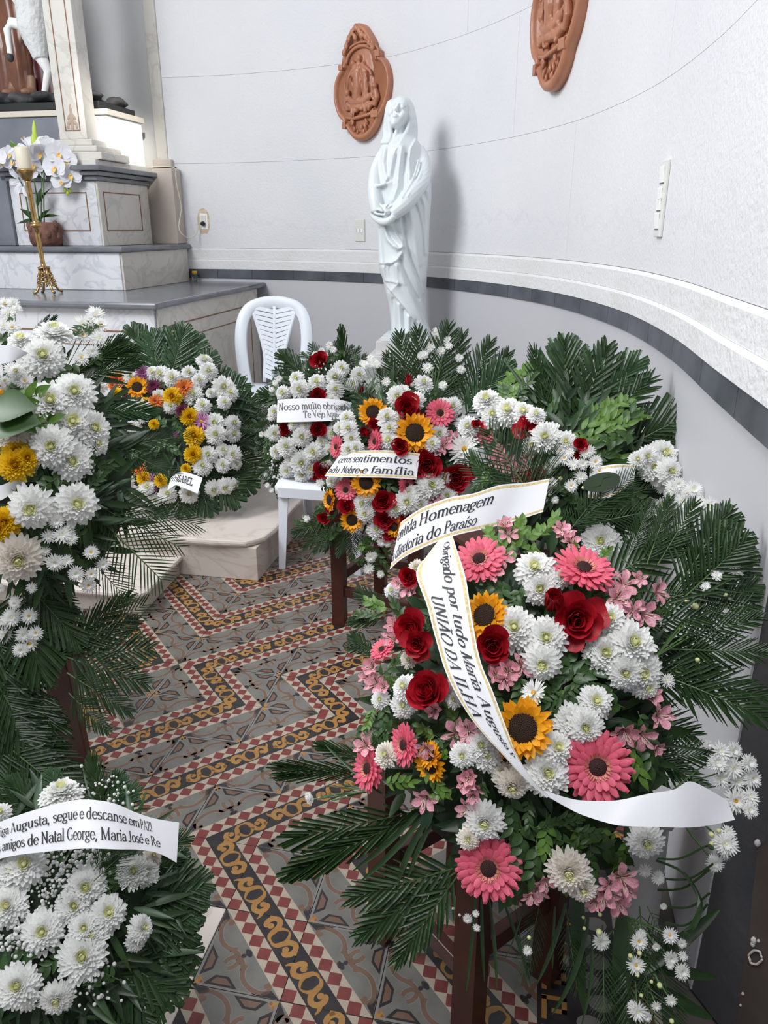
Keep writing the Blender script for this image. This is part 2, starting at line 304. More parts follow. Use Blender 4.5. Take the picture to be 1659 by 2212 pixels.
# ---------------------------------------------------------------- floor: encaustic tiles
AN=R(-11.3); E1=V3((math.cos(AN),math.sin(AN),0)); E2=V3((-math.sin(AN),math.cos(AN),0)); N6=V3((-.435,2.322,0)); TS=.2095
b=MB(); b.box((-.6,2.9,-.06),(7,9,.09)); floor=struct(b.obj('floor',tTile[7]))
def tile_mesh():
    m=MB(); g=.0045; a=g; z=0.
    m.box((.5,.5,-.03),(1-2*g,1-2*g,.06),0)
    def poly(pts,mi,lay): m.face([(x,y,.0008*lay+.0002) for x,y in pts],mi)
    k=1/7.
    poly([(1,0),(1,1),(0,1)] if 0 else [(1-a,a),(1-a,1-a),(a,1-a)],1,1)
    # black band with fine lines
    def clip(s0,s1): # strip s0<=x+y<=s1 inside the square (s>=1)
        return [(1-a,s0-1+a*0),(1-a,min(s1-1,1-a)),(min(s1-1,1-a),1-a),(s0-1,1-a)]
    poly(clip(1+2*k,2-2*k),3,2)
    for i in range(7):
        for j in range(7):
            if i+j in(7,12): poly([(max(i*k,a),max(j*k,a)),(min((i+1)*k,1-a),max(j*k,a)),(min((i+1)*k,1-a),min((j+1)*k,1-a)),(max(i*k,a),min((j+1)*k,1-a))],2,2)
    poly([(1-a,.0),(1-a,.045),(.045,1-a),(.0,1-a)] if 0 else [(1-a,a),(1-a,a+.018),(a+.018,1-a),(a,1-a)],1,2)
    # scroll helper: rotated frame with p along the diagonal (-.7..+.7), q across, centre (cx,cx)
    def fr(cx,p,q): return (cx+(-p+q)/math.sqrt(2)+0*p,cx+(p+q)/math.sqrt(2))
    def stroke(pts,wd,mi,lay):
        L=[];Rr=[]
        for i,(x,y) in enumerate(pts):
            x0,y0=pts[max(i-1,0)]; x1,y1=pts[min(i+1,len(pts)-1)]; dx,dy=x1-x0,y1-y0; l=math.hypot(dx,dy) or 1
            w=wd[i] if hasattr(wd,'__len__') else wd
            L.append((x-dy/l*w,y+dx/l*w)); Rr.append((x+dy/l*w,y-dx/l*w))
        for i in range(len(pts)-1): poly([Rr[i],Rr[i+1],L[i+1],L[i]],mi,lay)
    def arc(cx,cy,r0,r1,a0,a1,n=12): return [(cx+lerp(r0,r1,i/n)*math.cos(R(lerp(a0,a1,i/n))),cy+lerp(r0,r1,i/n)*math.sin(R(lerp(a0,a1,i/n)))) for i in range(n+1)]
    def dot(c,r,mi,lay,n=10): poly([(c[0]+r*math.cos(2*PI*i/n),c[1]+r*math.sin(2*PI*i/n)) for i in range(n)],mi,lay)
    # yellow scrolls on the black band (two waves of three curls across this tile, centred on s=1.5)
    for sg in(-1,1):
        def Q(pts): return [fr(.75,sg*p,q) for p,q in pts]
        sm=lambda pts,n:[(v.x,v.y) for v in[cat([V3((x,y,0)) for x,y in pts],i/n) for i in range(n+1)]]
        c=sm([(.0,-.118),(.045,-.118),(.085,-.085),(.105,-.02),(.135,.055),(.195,.092),(.255,.062),(.272,-.005),(.245,-.058),(.20,-.06)],30)
        stroke(Q(c),[.010+.024*min(1,i/9) for i in range(29)]+[.028,.022],4,3); dot(Q([(.190,-.028)])[0],.040,4,3)
        c=sm([(.262,.03),(.295,.04),(.325,.075),(.338,.122)],8); stroke(Q(c),[.034,.032,.029,.026,.023,.019,.015,.011,.008],4,3)
        c=sm([(.105,.01),(.08,.06),(.04,.10),(.0,.118)],8); stroke(Q(c),[.026,.026,.024,.021,.018,.015,.012,.010,.008],4,3)
    # pale lines along the outer edges of the grey half, brown scrolls, dark tips, trapezoids
    poly([(a,a),(1-.02,a),(.95,.02),(.3,.028),(a,.05)],6,1); poly([(a,a),(a,1-.02),(.02,.95),(.028,.3),(.05,a)],6,1)
    for sw in(0,1):
        def T(p): return (p[1],p[0]) if sw else p
        for wd,mi,lay in((.034,6,1),(.026,5,2)):
            c=arc(.55,.02+.20,.0,.0,0,1,1)
            pts=[(.80,.16),(.845,.115),(.825,.06),(.755,.04),(.66,.06),(.57,.11),(.51,.18),(.485,.26),(.50,.33)] 
            q=[cat([V3((x,y,0)) for x,y in pts],i/18) for i in range(19)]; q=[T((v.x,v.y)) for v in q]
            stroke(q,wd,mi,lay)
            pts=[(.485,.26),(.44,.36),(.36,.40),(.285,.37),(.25,.31)]
            q=[cat([V3((x,y,0)) for x,y in pts],i/10) for i in range(11)]; q=[T((v.x,v.y)) for v in q]
            if not sw: pass
            stroke(q,wd,mi,lay)
        dot(T((.805,.13)),.032,5,2); 
        poly([T(p) for p in[(.985,.006),(.87,.092),(.765,.045),(.80,.008)]],3,2)
        # trapezoid
        poly([T(p) for p in([(.12,.034),(.50,.034),(.365,.155),(.215,.155)][::1])],3,1+1); poly([T(p) for p in[(.185,.058),(.435,.058),(.345,.130),(.235,.130)]],5,3)
        dot(T((.05,.085)),.018,2,2)
    dot((.475,.475),.04,3,3); dot((.43,.43),.028,3,3); dot((.50,.45),.024,3,3); dot((.45,.50),.024,3,3)
    poly([(.01,.01),(.09,.03),(.11,.06),(.06,.11),(.03,.09)],4,2)
    return m.mesh('encaustic_tile',tTile[:7])
TM=tile_mesh()
ROT={'BL':(0,0,0),'BR':(90,1,0),'TR':(180,1,1),'TL':(270,0,1)}
def orient(i,j):
    ev=(i+j)%2==0
    if j<=-4: return 'BL' if ev else 'TR'
    if i<=-3 and j>=1: return 'TR' if ev else 'BL'
    if i==-3 and j==0: return 'BR'
    if i==-3 and j==-1: return 'TR'
    if j==0: return 'BL' if ev else 'TR'
    return 'BR' if ev else 'TL'
def gp(i,j): return N6+E1*(TS*i)+E2*(TS*j)
nt=0
for j in range(-8,14):
    for i in range(-7,8):
        c=gp(i+.5,j+.5)
        if c.y<.75 or c.y>5.3: continue
        if c.x<-1.75 or c.x>(wallx(c.y)-.14 if c.y<5.0 else .4): continue
        if j<=-5 and i<=0: continue
        d_=c-V3((-1.30,4.52,0)); lx_,ly_=d_.dot(E1),d_.dot(E2)
        if(lx_<.80 and ly_>-.90)or(lx_<.42 and ly_>-1.34): continue          # under the marble platform
        if i==5 and j<=-3: continue
        if i>5 and j<-2: continue
        r,ox,oy=ROT[orient(i,j)]
        o=link('tile',TM,floor); p=gp(i+ox,j+oy)
        o.matrix_basis=Matrix.Translation(p+V3((0,0,rnd.uniform(-.0006,.0006))))@Matrix.Rotation(AN+R(r),4,'Z')@Matrix.Diagonal((TS,TS,TS*.25,1)); nt+=1
# key-pattern border tiles by the right wall
m=MB(); m.box((.5,.5,-.03),(.99,.99,.06),3)
def pq(x0,y0,x1,y1,mi,l=1): m.face([(x0,y0,.0008*l),(x1,y0,.0008*l),(x1,y1,.0008*l),(x0,y1,.0008*l)],mi)
for k in range(3):
    y=k/3+.02
    pq(.04,y,.08,y+.26,4); pq(.04,y+.22,.24,y+.27,4); pq(.20,y+.08,.24,y+.27,4); pq(.12,y+.08,.24,y+.13,4)
    pq(.72,y,.76,y+.26,2); pq(.72,y+.22,.92,y+.27,2); pq(.88,y+.08,.92,y+.27,2); pq(.80,y+.08,.92,y+.13,2)
pq(.66,.01,.98,.99,1,.5)
for k in range(4):
    cx,cy=.46+.05*(-1)**k,.13+.25*k; m.face([(cx+.10*math.cos(2*PI*t/12),cy+.10*math.sin(2*PI*t/12),.0012) for t in range(12)],6)
BM=m.mesh('key_border_tile',tTile[:7])
for j in range(-8,-1):
    for i in(5,):
        o=link('border_tile',BM,floor); o.matrix_basis=Matrix.Translation(gp(i-.35,j))@Matrix.Rotation(AN,4,'Z')@Matrix.Diagonal((TS*1.3,TS,TS*.25,1))
        
for k,j in enumerate(range(-9,-4,2)):          # worn stone slabs at the left edge of the pattern
    b=MB(); b.box((0,0,-.014),(TS*4-.004,TS*2-.004,.028)); o=b.obj('stone_slab',mBeige,floor,bevel=.002)
    o.matrix_basis=Matrix.Translation(gp(-1,j))@Matrix.Rotation(AN,4,'Z')

# ---------------------------------------------------------------- platform (two steps)
O_=V3((-1.30,4.52,0))
def al(x,y,z=0): return O_+E1*x+E2*y+V3((0,0,z))
MA=Matrix.Translation(O_)@Matrix.Rotation(AN,4,'Z')
def lbox(name,x0,x1,y0,y1,z0,z1,m,parent=None,bevel=.004,inv=False):
    b=MB(); b.box(((x0+x1)/2,(y0+y1)/2,(z0+z1)/2),(x1-x0,y1-y0,z1-z0)); o=b.obj(name,m,parent,bevel=bevel)
    if not parent: o.matrix_basis=MA
    return o
def nosing(name,outline,z0,z1,m,parent):
    b=MB(); b.grid([[(x,y,z) for x,y in outline] for z in(z0,z1)],0,True,True,True); return b.obj(name,m,parent,bevel=.012)
plat=thing('altar_platform','low beige marble platform of two steps below the altar, with one rounded corner','platform',(0,0,0)); plat.matrix_basis=MA
lbox('riser',-2.2,.905,-1.0,1.8,0,.172,mBeige,plat,.003); 
nosing('tread',[(-2.2,-1.02),(.70,-1.025),(.86,-1.01),(.925,-.93),(.94,-.8),(.935,1.8),(-2.2,1.8)],.173,.206,mBeige,plat)
b=MB(); b.grid([[(x,y,z) for x,y in[(-2.2,-1.005),(.50,-1.005),(.50,-1.03),(.16,-1.53),(-2.2,-1.53)]] for z in(0,.077)],0,True,True,True)
b=MB(); b.grid([[(x,y,z) for x,y in[(-2.2,-1.002),(.50,-1.002),(.52,-1.43),(-2.2,-1.43)]] for z in(0,.077)],0,True,True,True); b.obj('lower_riser',mBeige,plat,bevel=.003)
nosing('lower_tread',[(-2.2,-1.002),(.525,-1.002),(.545,-1.40),(.52,-1.45),(-2.2,-1.45)],.078,.106,mBeige,plat)

# ---------------------------------------------------------------- altar
alt=thing('altar','stepped marble altar with grey slabs, inlaid panels and tall pilaster','altar',(0,0,0)); alt.matrix_basis=MA
def frame_line(name,pts,m,w,parent,nrm):
    """a raised closed line; pts in altar space"""
    b=MB(); n=len(pts); pts=[V3(p) for p in pts]; nr=V3(nrm)
    for i in range(n):
        p,q=pts[i],pts[(i+1)%n]; d=(q-p).normalized(); s=d.cross(nr)*w
        b.grid([[p-s-d*w,p+s-d*w,p+s-d*w+nr*.003,p-s-d*w+nr*.003],[q-s+d*w,q+s+d*w,q+s+d*w+nr*.003,q-s+d*w+nr*.003]],0,True,True,True)
    return b.obj(name,m,parent,fix=True)
lbox('base_block',-2.2,-.045,.045,1.75,.206,1.16,mMarble,alt)
lbox('side_slab',-.045,-.03,.06,1.72,.206,1.16,mMarbleW,alt,.002)
lbox('table_slab',-2.25,0,0,2.02,1.162,1.2,mSlab,alt,.012)
frame_line('inlay_line',[(-1.9,.045,.34),(-.22,.045,.34),(-.22,.045,1.03),(-1.9,.045,1.03)],mInlay,.004,alt,(0,-1,0))
frame_line('inlay_line',[(-1.8,.045,.44),(-.30,.045,.44),(-.30,.045,.95),(-1.8,.045,.95)],mInlay,.003,alt,(0,-1,0))
frame_line('inlay_line',[(-.03,.22,.36),(-.03,1.55,.36),(-.03,1.55,1.05),(-.03,.22,1.05)],mInlay,.004,alt,(1,0,0))
frame_line('inlay_line',[(-.03,.40,.46),(-.03,1.40,.46),(-.03,1.40,.96),(-.03,.40,.96)],mInlay,.003,alt,(1,0,0))
lbox('second_block',-2.4,-.665,.825,1.87,1.201,1.447,mMarble,alt); lbox('second_side_slab',-.665,-.65,.835,1.86,1.201,1.447,mMarbleW,alt,.002)
lbox('second_slab',-2.45,-.625,.80,1.885,1.449,1.485,mSlab,alt,.01)
lbox('third_block',-1.53,-.875,.985,1.70,1.487,1.905,mMarble,alt); lbox('third_side_slab',-.875,-.86,.99,1.70,1.487,1.905,mMarbleW,alt,.002)
lbox('dark_panel',-2.2,-1.532,.96,1.7,1.487,2.036,mBlueSt,alt)
frame_line('inlay_line',[(-1.457,.985,1.587),(-.95,.985,1.587),(-.95,.985,1.83),(-1.457,.985,1.83)],mInlay,.0035,alt,(0,-1,0))
frame_line('inlay_line',[(-.86,1.055,1.587),(-.86,1.56,1.587),(-.86,1.56,1.835),(-.86,1.055,1.835)],mInlay,.0035,alt,(1,0,0))
for k,(e,z0,z1) in enumerate([(.02,1.906,1.935),(.045,1.936,1.965),(.075,1.966,1.998)]):
    lbox('cornice_course',-1.57,-.86+e,0.98-e,1.68+e,z0,z1,mSlab,alt,.006)
lbox('upper_ledge',-1.6,-.83,.95,1.73,1.999,2.035,mMarbleW,alt,.004)
lbox('column_base',-1.22,-.80,.985,1.36,2.036,2.085,mMarbleW,alt,.006); lbox('column_base',-1.19,-.84,1.0,1.33,2.086,2.125,mMarbleW,alt,.01); lbox('column_base',-1.15,-.88,1.02,1.3,2.126,2.165,mMarbleW,alt,.006)
lbox('pilaster_shaft',-1.125,-.92,1.035,1.17,2.166,4.4,mMarbleW,alt,.004)
o=frame_line('inlay_line',[(-1.07,1.035,2.22),(-.965,1.035,2.22),(-.965,1.035,4.3),(-1.07,1.035,4.3)],mInlay,.003,alt,(0,-1,0))
b=MB(); 
for x,z,w,h,t in[(-1.0175,2.245,.012,.03,0),(-1.0175,2.30,.016,.035,0),(-1.0175,2.35,.009,.03,0),(-1.04,2.265,.012,.022,.7),(-.995,2.265,.012,.022,-.7),(-1.037,2.30,.009,.02,.5),(-.998,2.30,.009,.02,-.5),(-1.05,2.243,.010,.014,0),(-.985,2.243,.010,.014,0)]:
    b.ell((x,1.034,z),(w,.004,h),10,6,0,Matrix.Rotation(t,3,'Y'))
b.obj('palmette_ornament',mat('carved ornament',(.42,.31,.24),.6),alt)
lbox('stone_back_block',-1.6,-.664,1.735,1.885,1.487,2.03,mBrownSt,alt,.006)
lbox('statue_base_slab',-2.3,-.842,1.2,1.72,2.333,2.37,mCream,alt,.003); lbox('statue_base_block',-2.3,-1.1,1.215,1.7,2.036,2.331,mBlueSt,alt,.003); lbox('statue_base_sunlit_end',-1.099,-.857,1.215,1.7,2.036,2.331,mSun,alt,.003)  # right end of the block coloured white to stand for sunlight on it
# reredos wall behind it
b=MB(); b.box((-2.2,1.95,2.25),(2.92,.1,4.5)); o=struct(b.obj('wall_left',mGreyWall)); o.matrix_basis=MA
b=MB(); b.box((-.80,1.885,3.25),(.09,.03,2.4)); o=struct(b.obj('trim_4',mMarbleW,bevel=.006)); o.matrix_basis=MA
b=MB(); b.box((-.79,1.865,2.07),(.15,.05,.06)); o=struct(b.obj('trim_5',mBrownSt,bevel=.005)); o.matrix_basis=MA
# little things on the altar
def alt_obj(o): o.matrix_basis=MA; return o
def lp(u,v,y):
    r=ray(u,v); t=(y-(CO-O_).dot(E2))/r.dot(E2); p=CO+r*t-O_; return V3((p.dot(E1),y,p.z))
wb=thing('power_strip','low white box with socket and plug on the altar ledge beside the pilaster','power strip',(0,0,0)); wb.matrix_basis=MA
yb=1.755; p,q=lp(216,309,yb),lp(291,350,yb); zb=2.037
b=MB(); b.box(((p.x+q.x)/2,yb+.04,(p.z+zb)/2),(q.x-p.x,.08,p.z-zb)); b.obj('housing',mMarble,wb,bevel=.003)
p,q=lp(283,305,yb-.03),lp(307,352,yb-.03); c=(p+q)/2; b=MB(); b.box((c.x,yb-.005,(p.z+zb)/2),(q.x-p.x,.05,p.z-zb)); b.obj('socket_block',mSun,wb,bevel=.004)
b=MB(); b.box((c.x+.004,yb-.038,zb+.035),(.05,.016,.045)); b.obj('plug',mCandle,wb,bevel=.003)
b=MB(); b.tube([(c.x,yb-.01,p.z),(c.x+.006,yb-.01,p.z+.025)],.008,8); b.obj('indicator',mMar,wb)
cx=c.x
def cable(pts,label,m):
    P=[V3(p) for p in pts]; b=MB(); b.tube([cat(P,i/40) for i in range(41)],.004,6); tag(b.obj('cable',m,smooth=True),label,'cable')
wq,wn=wat(s_at(436,1.5))
cable([al(cx+.02,yb-.05,2.06),al(cx+.05,yb-.04,2.04),al(-.652,yb-.02,2.036),al(-.645,yb-.0,1.98),al(-.650,yb+.02,1.9),al(-.64,yb+.04,1.75),al(-.62,1.68,1.6),al(-.58,1.74,1.53),wq+wn*.05+V3((-.03,0,1.56)),wq+wn*.035+V3((0,0,1.645))],'thin pale cable looping from the ledge to the wall socket',mCandle)
cable([al(cx+.03,yb-.04,2.042),al(-.68,yb+.02,2.038),al(-.672,yb+.08,2.038),al(-.70,yb+.12,2.038)],'short dark cable lying on the altar ledge',mBlack)
js=al(-.59,1.83,1.2)
jar=wthing('jar','small glass jar with yellow lid at the back of the altar slab','jar',js)
b=MB(); b.lathe([(.02,0),(.024,.01),(.024,.05),(.018,.06)],12,0,Matrix.Translation(js)); b.obj('body',mGlass,jar,True)
b=MB(); b.lathe([(.02,.061),(.021,.063),(.021,.08),(.019,.082)],12,0,Matrix.Translation(js)); b.obj('lid',mYel2,jar,True)
# painted saint with lamb (only the lower part is inside the frame)
sy=1.42
st=thing('saint_statue','painted statue in brown robe and dark red drapery on dark rock, cropped by the frame','statue',(0,0,0)); st.matrix_basis=MA@Matrix.Translation((0,0,.17))
b=MB()
for x,r,y in[(-1.66,.045,0),(-1.61,.05,.0),(-1.56,.045,.02),(-1.72,.05,.0),(-1.79,.055,.02),(-1.87,.06,.03),(-1.95,.06,.05)]:
    b.tube([(x,sy+y,2.33),(x+.01,sy+y-.02,2.6),(x-.01,sy+y,2.9),(x-.02,sy+.03,3.2)],[r,r*.9,r*1.15,r],10)
b.ell((-1.64,sy+.04,3.35),(.24,.16,.3)); b.tube([(-1.66,sy+.02,3.6),(-1.66,sy,3.8)],.06,10); b.ell((-1.66,sy,3.88),(.085,.095,.12))
blob('robe',b,.012,mBrownRobe,st,3)
b=MB()
for x,r in[(-1.52,.05),(-1.46,.05),(-1.40,.05),(-1.34,.05),(-1.28,.045)]: b.tube([(x,sy+.06,2.31),(x-.02,sy+.06,2.7),(x-.05,sy+.08,3.1)],[r,r*.8,r],8)
blob('drapery',b,.012,mMaroon,st,3)
b=MB()
for x in(-1.52,-1.67): b.ell((x,sy-.06,2.335),(.045,.09,.03)); b.tube([(x,sy-.03,2.34),(x,sy-.01,2.45)],.032,8)
blob('foot',b,.01,mSkin,st,3)
b=MB(); rr=random.Random(3)
for k in range(34): b.ell((-2.0+.032*k+rr.uniform(-.02,.02),sy+rr.uniform(-.2,.2),2.285+rr.uniform(-.01,.02)),(rr.uniform(.05,.09),rr.uniform(.06,.1),rr.uniform(.02,.045)),8,5)
b.box((-1.55,sy+.03,2.268),(1.2,.42,.02)); blob('rock_base',b,.012,mRock,st,2)
b=MB()
for x,z,r in[(-.93,2.24,.05),(-.90,2.21,.05),(-.88,2.18,.045)]: b.ell((x,1.5,z),(r,.07,.035),8,5)
b2=MB(); b2.box((-1.0,1.5,2.215),(.22,.2,.06))
b=MB(); b.box((-1.5,sy+.03,2.226),(1.2,.5,.048)); b.obj('black_slab',mBlack,st,bevel=.003)
lb=thing('lamb_statue','white woolly lamb leaping with its forelegs raised against the saint statue','statue',(0,0,0)); lb.matrix_basis=MA@Matrix.Translation((-.13,0,.17))
b=MB(); ly=sy-.16
for k in range(60):
    t=rr.random(); c=lerp(V3((-1.215,ly,3.1)),V3((-1.23,ly,2.6)),t); r=.105*math.sin(PI*(.18+.7*t))
    a=rr.uniform(0,2*PI); b.ell(c+V3((math.cos(a)*r*.8-.0,math.sin(a)*r*.7,0)),(.035,.035,.035),7,5)
b.tube([(-1.20,ly,3.2),(-1.21,ly,2.95),(-1.23,ly,2.7),(-1.20,ly,2.52)],[.06,.105,.10,.05],12)
b.ell((-1.24,ly-.03,3.28),(.06,.09,.06)); b.ell((-1.28,ly-.09,3.26),(.035,.055,.035)); b.ell((-1.19,ly,3.31),(.06,.02,.025)); blob('body',b,.009,mLamb,lb,1)
b=MB(); b.tube([(-1.27,ly,2.83),(-1.36,ly-.02,2.93),(-1.45,ly-.04,3.02)],[.04,.026,.02],8); b.tube([(-1.27,ly,2.72),(-1.37,ly-.03,2.74),(-1.405,ly-.03,2.70),(-1.41,ly-.03,2.55)],[.045,.034,.027,.02],8)
b.tube([(-1.21,ly,2.56),(-1.17,ly+.02,2.45),(-1.22,ly+.02,2.32)],[.05,.03,.022],8); blob('leg',b,.008,mSun,lb,3)
b=MB(); b.ell((-1.46,ly-.04,3.03),(.026,.026,.026)); b.ell((-1.412,ly-.03,2.535),(.024,.026,.03)); b.ell((-1.225,ly+.02,2.315),(.026,.03,.018)); b.obj('hoof',mRock,lb,True)

# ---------------------------------------------------------------- wall fittings
def wall_M(u,z,off=0.):
    p,n=wat(s_at(u,z)); Y=-n; X=Y.cross(V3((0,0,1))); p=p+n*off
    return Matrix(((X.x,Y.x,0,p.x),(X.y,Y.y,0,p.y),(X.z,Y.z,1,z),(0,0,0,1)))
def wall_z(u,v):
    z=1.8
    for k in range(6):
        p,n=wat(s_at(u,z)); r=ray(u,v); z=1.6+r.z*(p.y/r.y)
    return z
def socket(u,v,label,kind):
    t=thing({'switch':'light_switch'}.get(kind,'wall_socket'),label,{'switch':'light switch'}.get(kind,'wall socket')); t.matrix_basis=wall_M(u,wall_z(u,v))
    if kind=='plug':
        b=MB(); b.prism([(-.032,-.06),(.032,-.06),(.034,.055),(-.03,.06)],-.004,0); b.obj('plate',mSun,t,bevel=.003)
        pts=[(.062*math.cos(a)*(1+.14*noise.noise(V3((a*3,1,2))))*.86,.098*math.sin(a)*(1+.14*noise.noise(V3((a*2,5,2))))) for a in[2*PI*i/26 for i in range(26)]]
        b=MB(); b.prism(pts,-.0012,.0); b.obj('broken_plaster_edge',mHole,t)
        b=MB(); b.box((0,-.007,.012),(.04,.004,.062)); b.obj('socket_insert',mSwitch,t,bevel=.002)
        b=MB(); b.lathe([(.016,0),(.018,.01),(.014,.03),(.006,.036)],12,0,Matrix.Translation((0,-.008,-.018))@Matrix.Rotation(R(90),4,'X')); b.obj('plug',mBlack,t,True)
    if kind=='double':
        b=MB(); b.box((0,-.005,0),(.085,.01,.15)); b.obj('plate',mSwitch,t,bevel=.004)
        for x in(-.016,.016):
            b=MB(); b.box((x,-.0115,-.002),(.024,.003,.026)); b.obj('rocker',mSun,t,bevel=.001)
            for dx in(-.004,.004):
                pass
            b=MB(); b.tube([(x-.009,-.0135,.008),(x-.009,-.0135,-.012)],.0016,4); b.obj('contact_slot',mGrey,t)
    if kind=='switch':
        b=MB(); b.box((0,-.006,0),(.075,.012,.24)); b.obj('plate',mSwitch,t,bevel=.004)
        for z,h in((.075,.05),(.018,.034),(-.018,.034),(-.068,.05)):
            b=MB(); b.box((-.006,-.0145,z),(.05,.006,h),0,Matrix.Rotation(R(5),3,'X')); b.obj('rocker',mSun,t,bevel=.0015)
            b=MB(); b.box((-.006,-.013,z-h/2-.002),(.048,.003,.002)); b.obj('gap_line',mGrey,t)
    return t
socket(441,478,'small wall socket with a black plug and brown broken plaster around it','plug')
socket(776,498,'pale double wall socket left of the white statue','double')
socket(1434,430,'tall cream switch plate with four rockers on the curved wall','switch')

# ---------------------------------------------------------------- terracotta medallions
OUT=[(500,145),(540,158),(572,205),(603,262),(612,308),(638,322),(638,352),(664,372),(690,425),(702,500),(692,585),(668,655),(634,712),(622,748),(592,800),(552,834),(515,844),(474,832),(442,792),(426,764),(411,760),(409,722),(374,682),(354,620),(346,560),(352,490),(370,435),(392,405),(392,378),(413,370),(416,318),(422,268),(442,208),(470,163)]
_o=[V3((x,y,0)) for x,y in OUT]; _o=_o[-2:]+_o+_o[:3]
OUT=[(p.x,p.y) for p in[cat(_o,(2+i/3)/(len(_o)-1)) for i in range((len(_o)-5)*3)]]
def medallion(u,v0,v1,label,seed):
    zt,zb=wall_z(u,v0),wall_z(u,v1); k=(zt-zb)/699.; M=wall_M(u,(zt+zb)/2)
    t=thing('wall_medallion',label,'wall relief',group='terracotta medallions'); t.matrix_basis=M
    q=lambda x,y,d=0.: V3(((x-523)*k*1.36,-d,(494.5-y)*k))
    cx,cz=523,494
    b=MB(); o=[(q(x,y).x,q(x,y).z) for x,y in OUT]; rows=[]
    for s,d in((1,0),(1.0,.045),(.965,.060),(.93,.064),(.895,.060),(.86,.046),(.84,.03)): rows.append([V3((x*s,-d,z*s-(1-s)*.02)) for x,z in o])
    b.grid(rows,0,True,True,True); b.obj('frame_plaque',mTerra,t,True,fix=True)
    r=random.Random(seed); b=MB()
    arch=[q(523+92*math.cos(a),372-95*math.sin(a),.045) for a in[PI*i/16 for i in range(17)]]; b.tube(arch,.012,6); b.obj('niche_arch',mTerra,t,True); b=MB(); b.tube([p*1.0+V3((0,.004,0)) for p in[q(523+118*math.cos(a),372-118*math.sin(a),  .045) for a in[PI*i/16 for i in range(17)]]],.009,6); b.obj('niche_arch',mTerra,t,True); b=MB()
    b.tube([q(412,690,.045),q(470,705,.05),q(560,690,.05),q(632,665,.045)],.012,6)
    ring=[q(523+150*math.cos(a),545-160*math.sin(a)*1.0,.042) for a in[R(-155)+R(310-0)*0+R(t) for t in range(0,131,10)]]
    b.obj('niche_sill',mTerra,t,True)
    b=MB()                                        # the relief figures
    E_=lambda x,y,rx,ry,d,dd=.02,rot=0: b.ell(q(x,y,d),(rx*k,dd,ry*k),10,7,0,Matrix.Rotation(rot,3,'Y'))
    T_=lambda pts,rad,d=.045: b.tube([q(x,y,d) for x,y in pts],[r_*k for r_ in rad],8)
    E_(523,450,105,190,.026,.012)
    E_(515,348,17,22,.055); T_([(512,375),(500,440),(505,520),(495,590)],[26,34,38,30]); T_([(530,375),(548,450),(552,530),(545,585)],[20,24,26,22]); T_([(540,395),(580,430),(590,460)],[13,12,9],.055); T_([(500,395),(468,420),(450,455)],[13,12,9],.055)
    E_(478,372,15,18,.055); T_([(478,395),(470,430),(478,462)],[14,15,11],.05); E_(608,520,18,21,.055); T_([(608,545),(618,590),(600,640)],[20,22,16]); T_([(600,555),(570,580)],[10,9],.055)
    E_(438,545,22,24,.055); T_([(440,580),(470,605),(540,600),(590,570)],[22,26,24,18]); T_([(420,640),(470,632),(550,640),(600,618)],[16,24,24,18],.04)
    for _ in range(16): 
        x=r.uniform(430,600); y=r.uniform(420,660); T_([(x,y),(x+r.uniform(-14,14),y+r.uniform(25,55))],[6,5],.062)
    for _ in range(10): E_(r.uniform(430,610),r.uniform(600,668),r.uniform(8,15),r.uniform(8,15),.05)
    blob('relief_figures',b,.0055,mTerra,t,2)
    b=MB()                                        # leafy crest and foot ornament
    for x,y in[(500,170),(476,195),(520,190),(455,230),(495,225),(535,220),(560,235),(440,270),(580,270),(600,300),(425,305)]:
        E_(x,y,17,24,.062,.014,r.uniform(-.4,.4))
    blob('crest_ornament',b,.006,mTerra,t,1); b=MB()
    for x,y,rot in[(470,735,.5),(480,770,.2),(500,790,0),(540,790,0),(548,755,-.4),(555,725,-.6),(462,718,.8),(525,760,0)]: E_(x,y,9,20,.052,.012,rot)
    blob('foot_ornament',b,.006,mTerra,t,1)
    for x,y,w,h in[(402,390,26,34),(628,338,28,40),(418,742,22,46),(610,690,46,44)]:
        b=MB(); c=q(x,y); b.box((c.x,-.035,c.z),(w*k*1.25,.07,h*k)); b.obj('corner_block',mTerra,t,bevel=.004)
    return t
medallion(789,52,305,'terracotta relief medallion with standing figure, left one behind the statue head',5)
medallion(1222,-215,192,'terracotta relief medallion cut off by the top edge of the view',9)

# ---------------------------------------------------------------- white statue on its pedestal
SY=5.12
import numpy as np
def sp_(u,v,dy=0.): return py_(u,v,SY+dy)
stt=wthing('draped_lady_statue','white glazed statue of a veiled woman looking up with clasped hands','statue',sp_(868,722))
prof=[(292,846,892,.06),(300,834,899,.09),(310,826,908,.115),(326,817,916,.13),(354,810,924,.14),(390,804,931,.15),(425,803,932,.155),(465,808,929,.155),(490,816,928,.155),(545,817,926,.155),(575,817,924,.15),(600,826,922,.15),(625,832,921,.15),(657,840,921,.145),(695,844,923,.15),(722,845,934,.16)]
q_=lambda *pts: [(635+x/3.6,143+y/3.6) for x,y in pts]
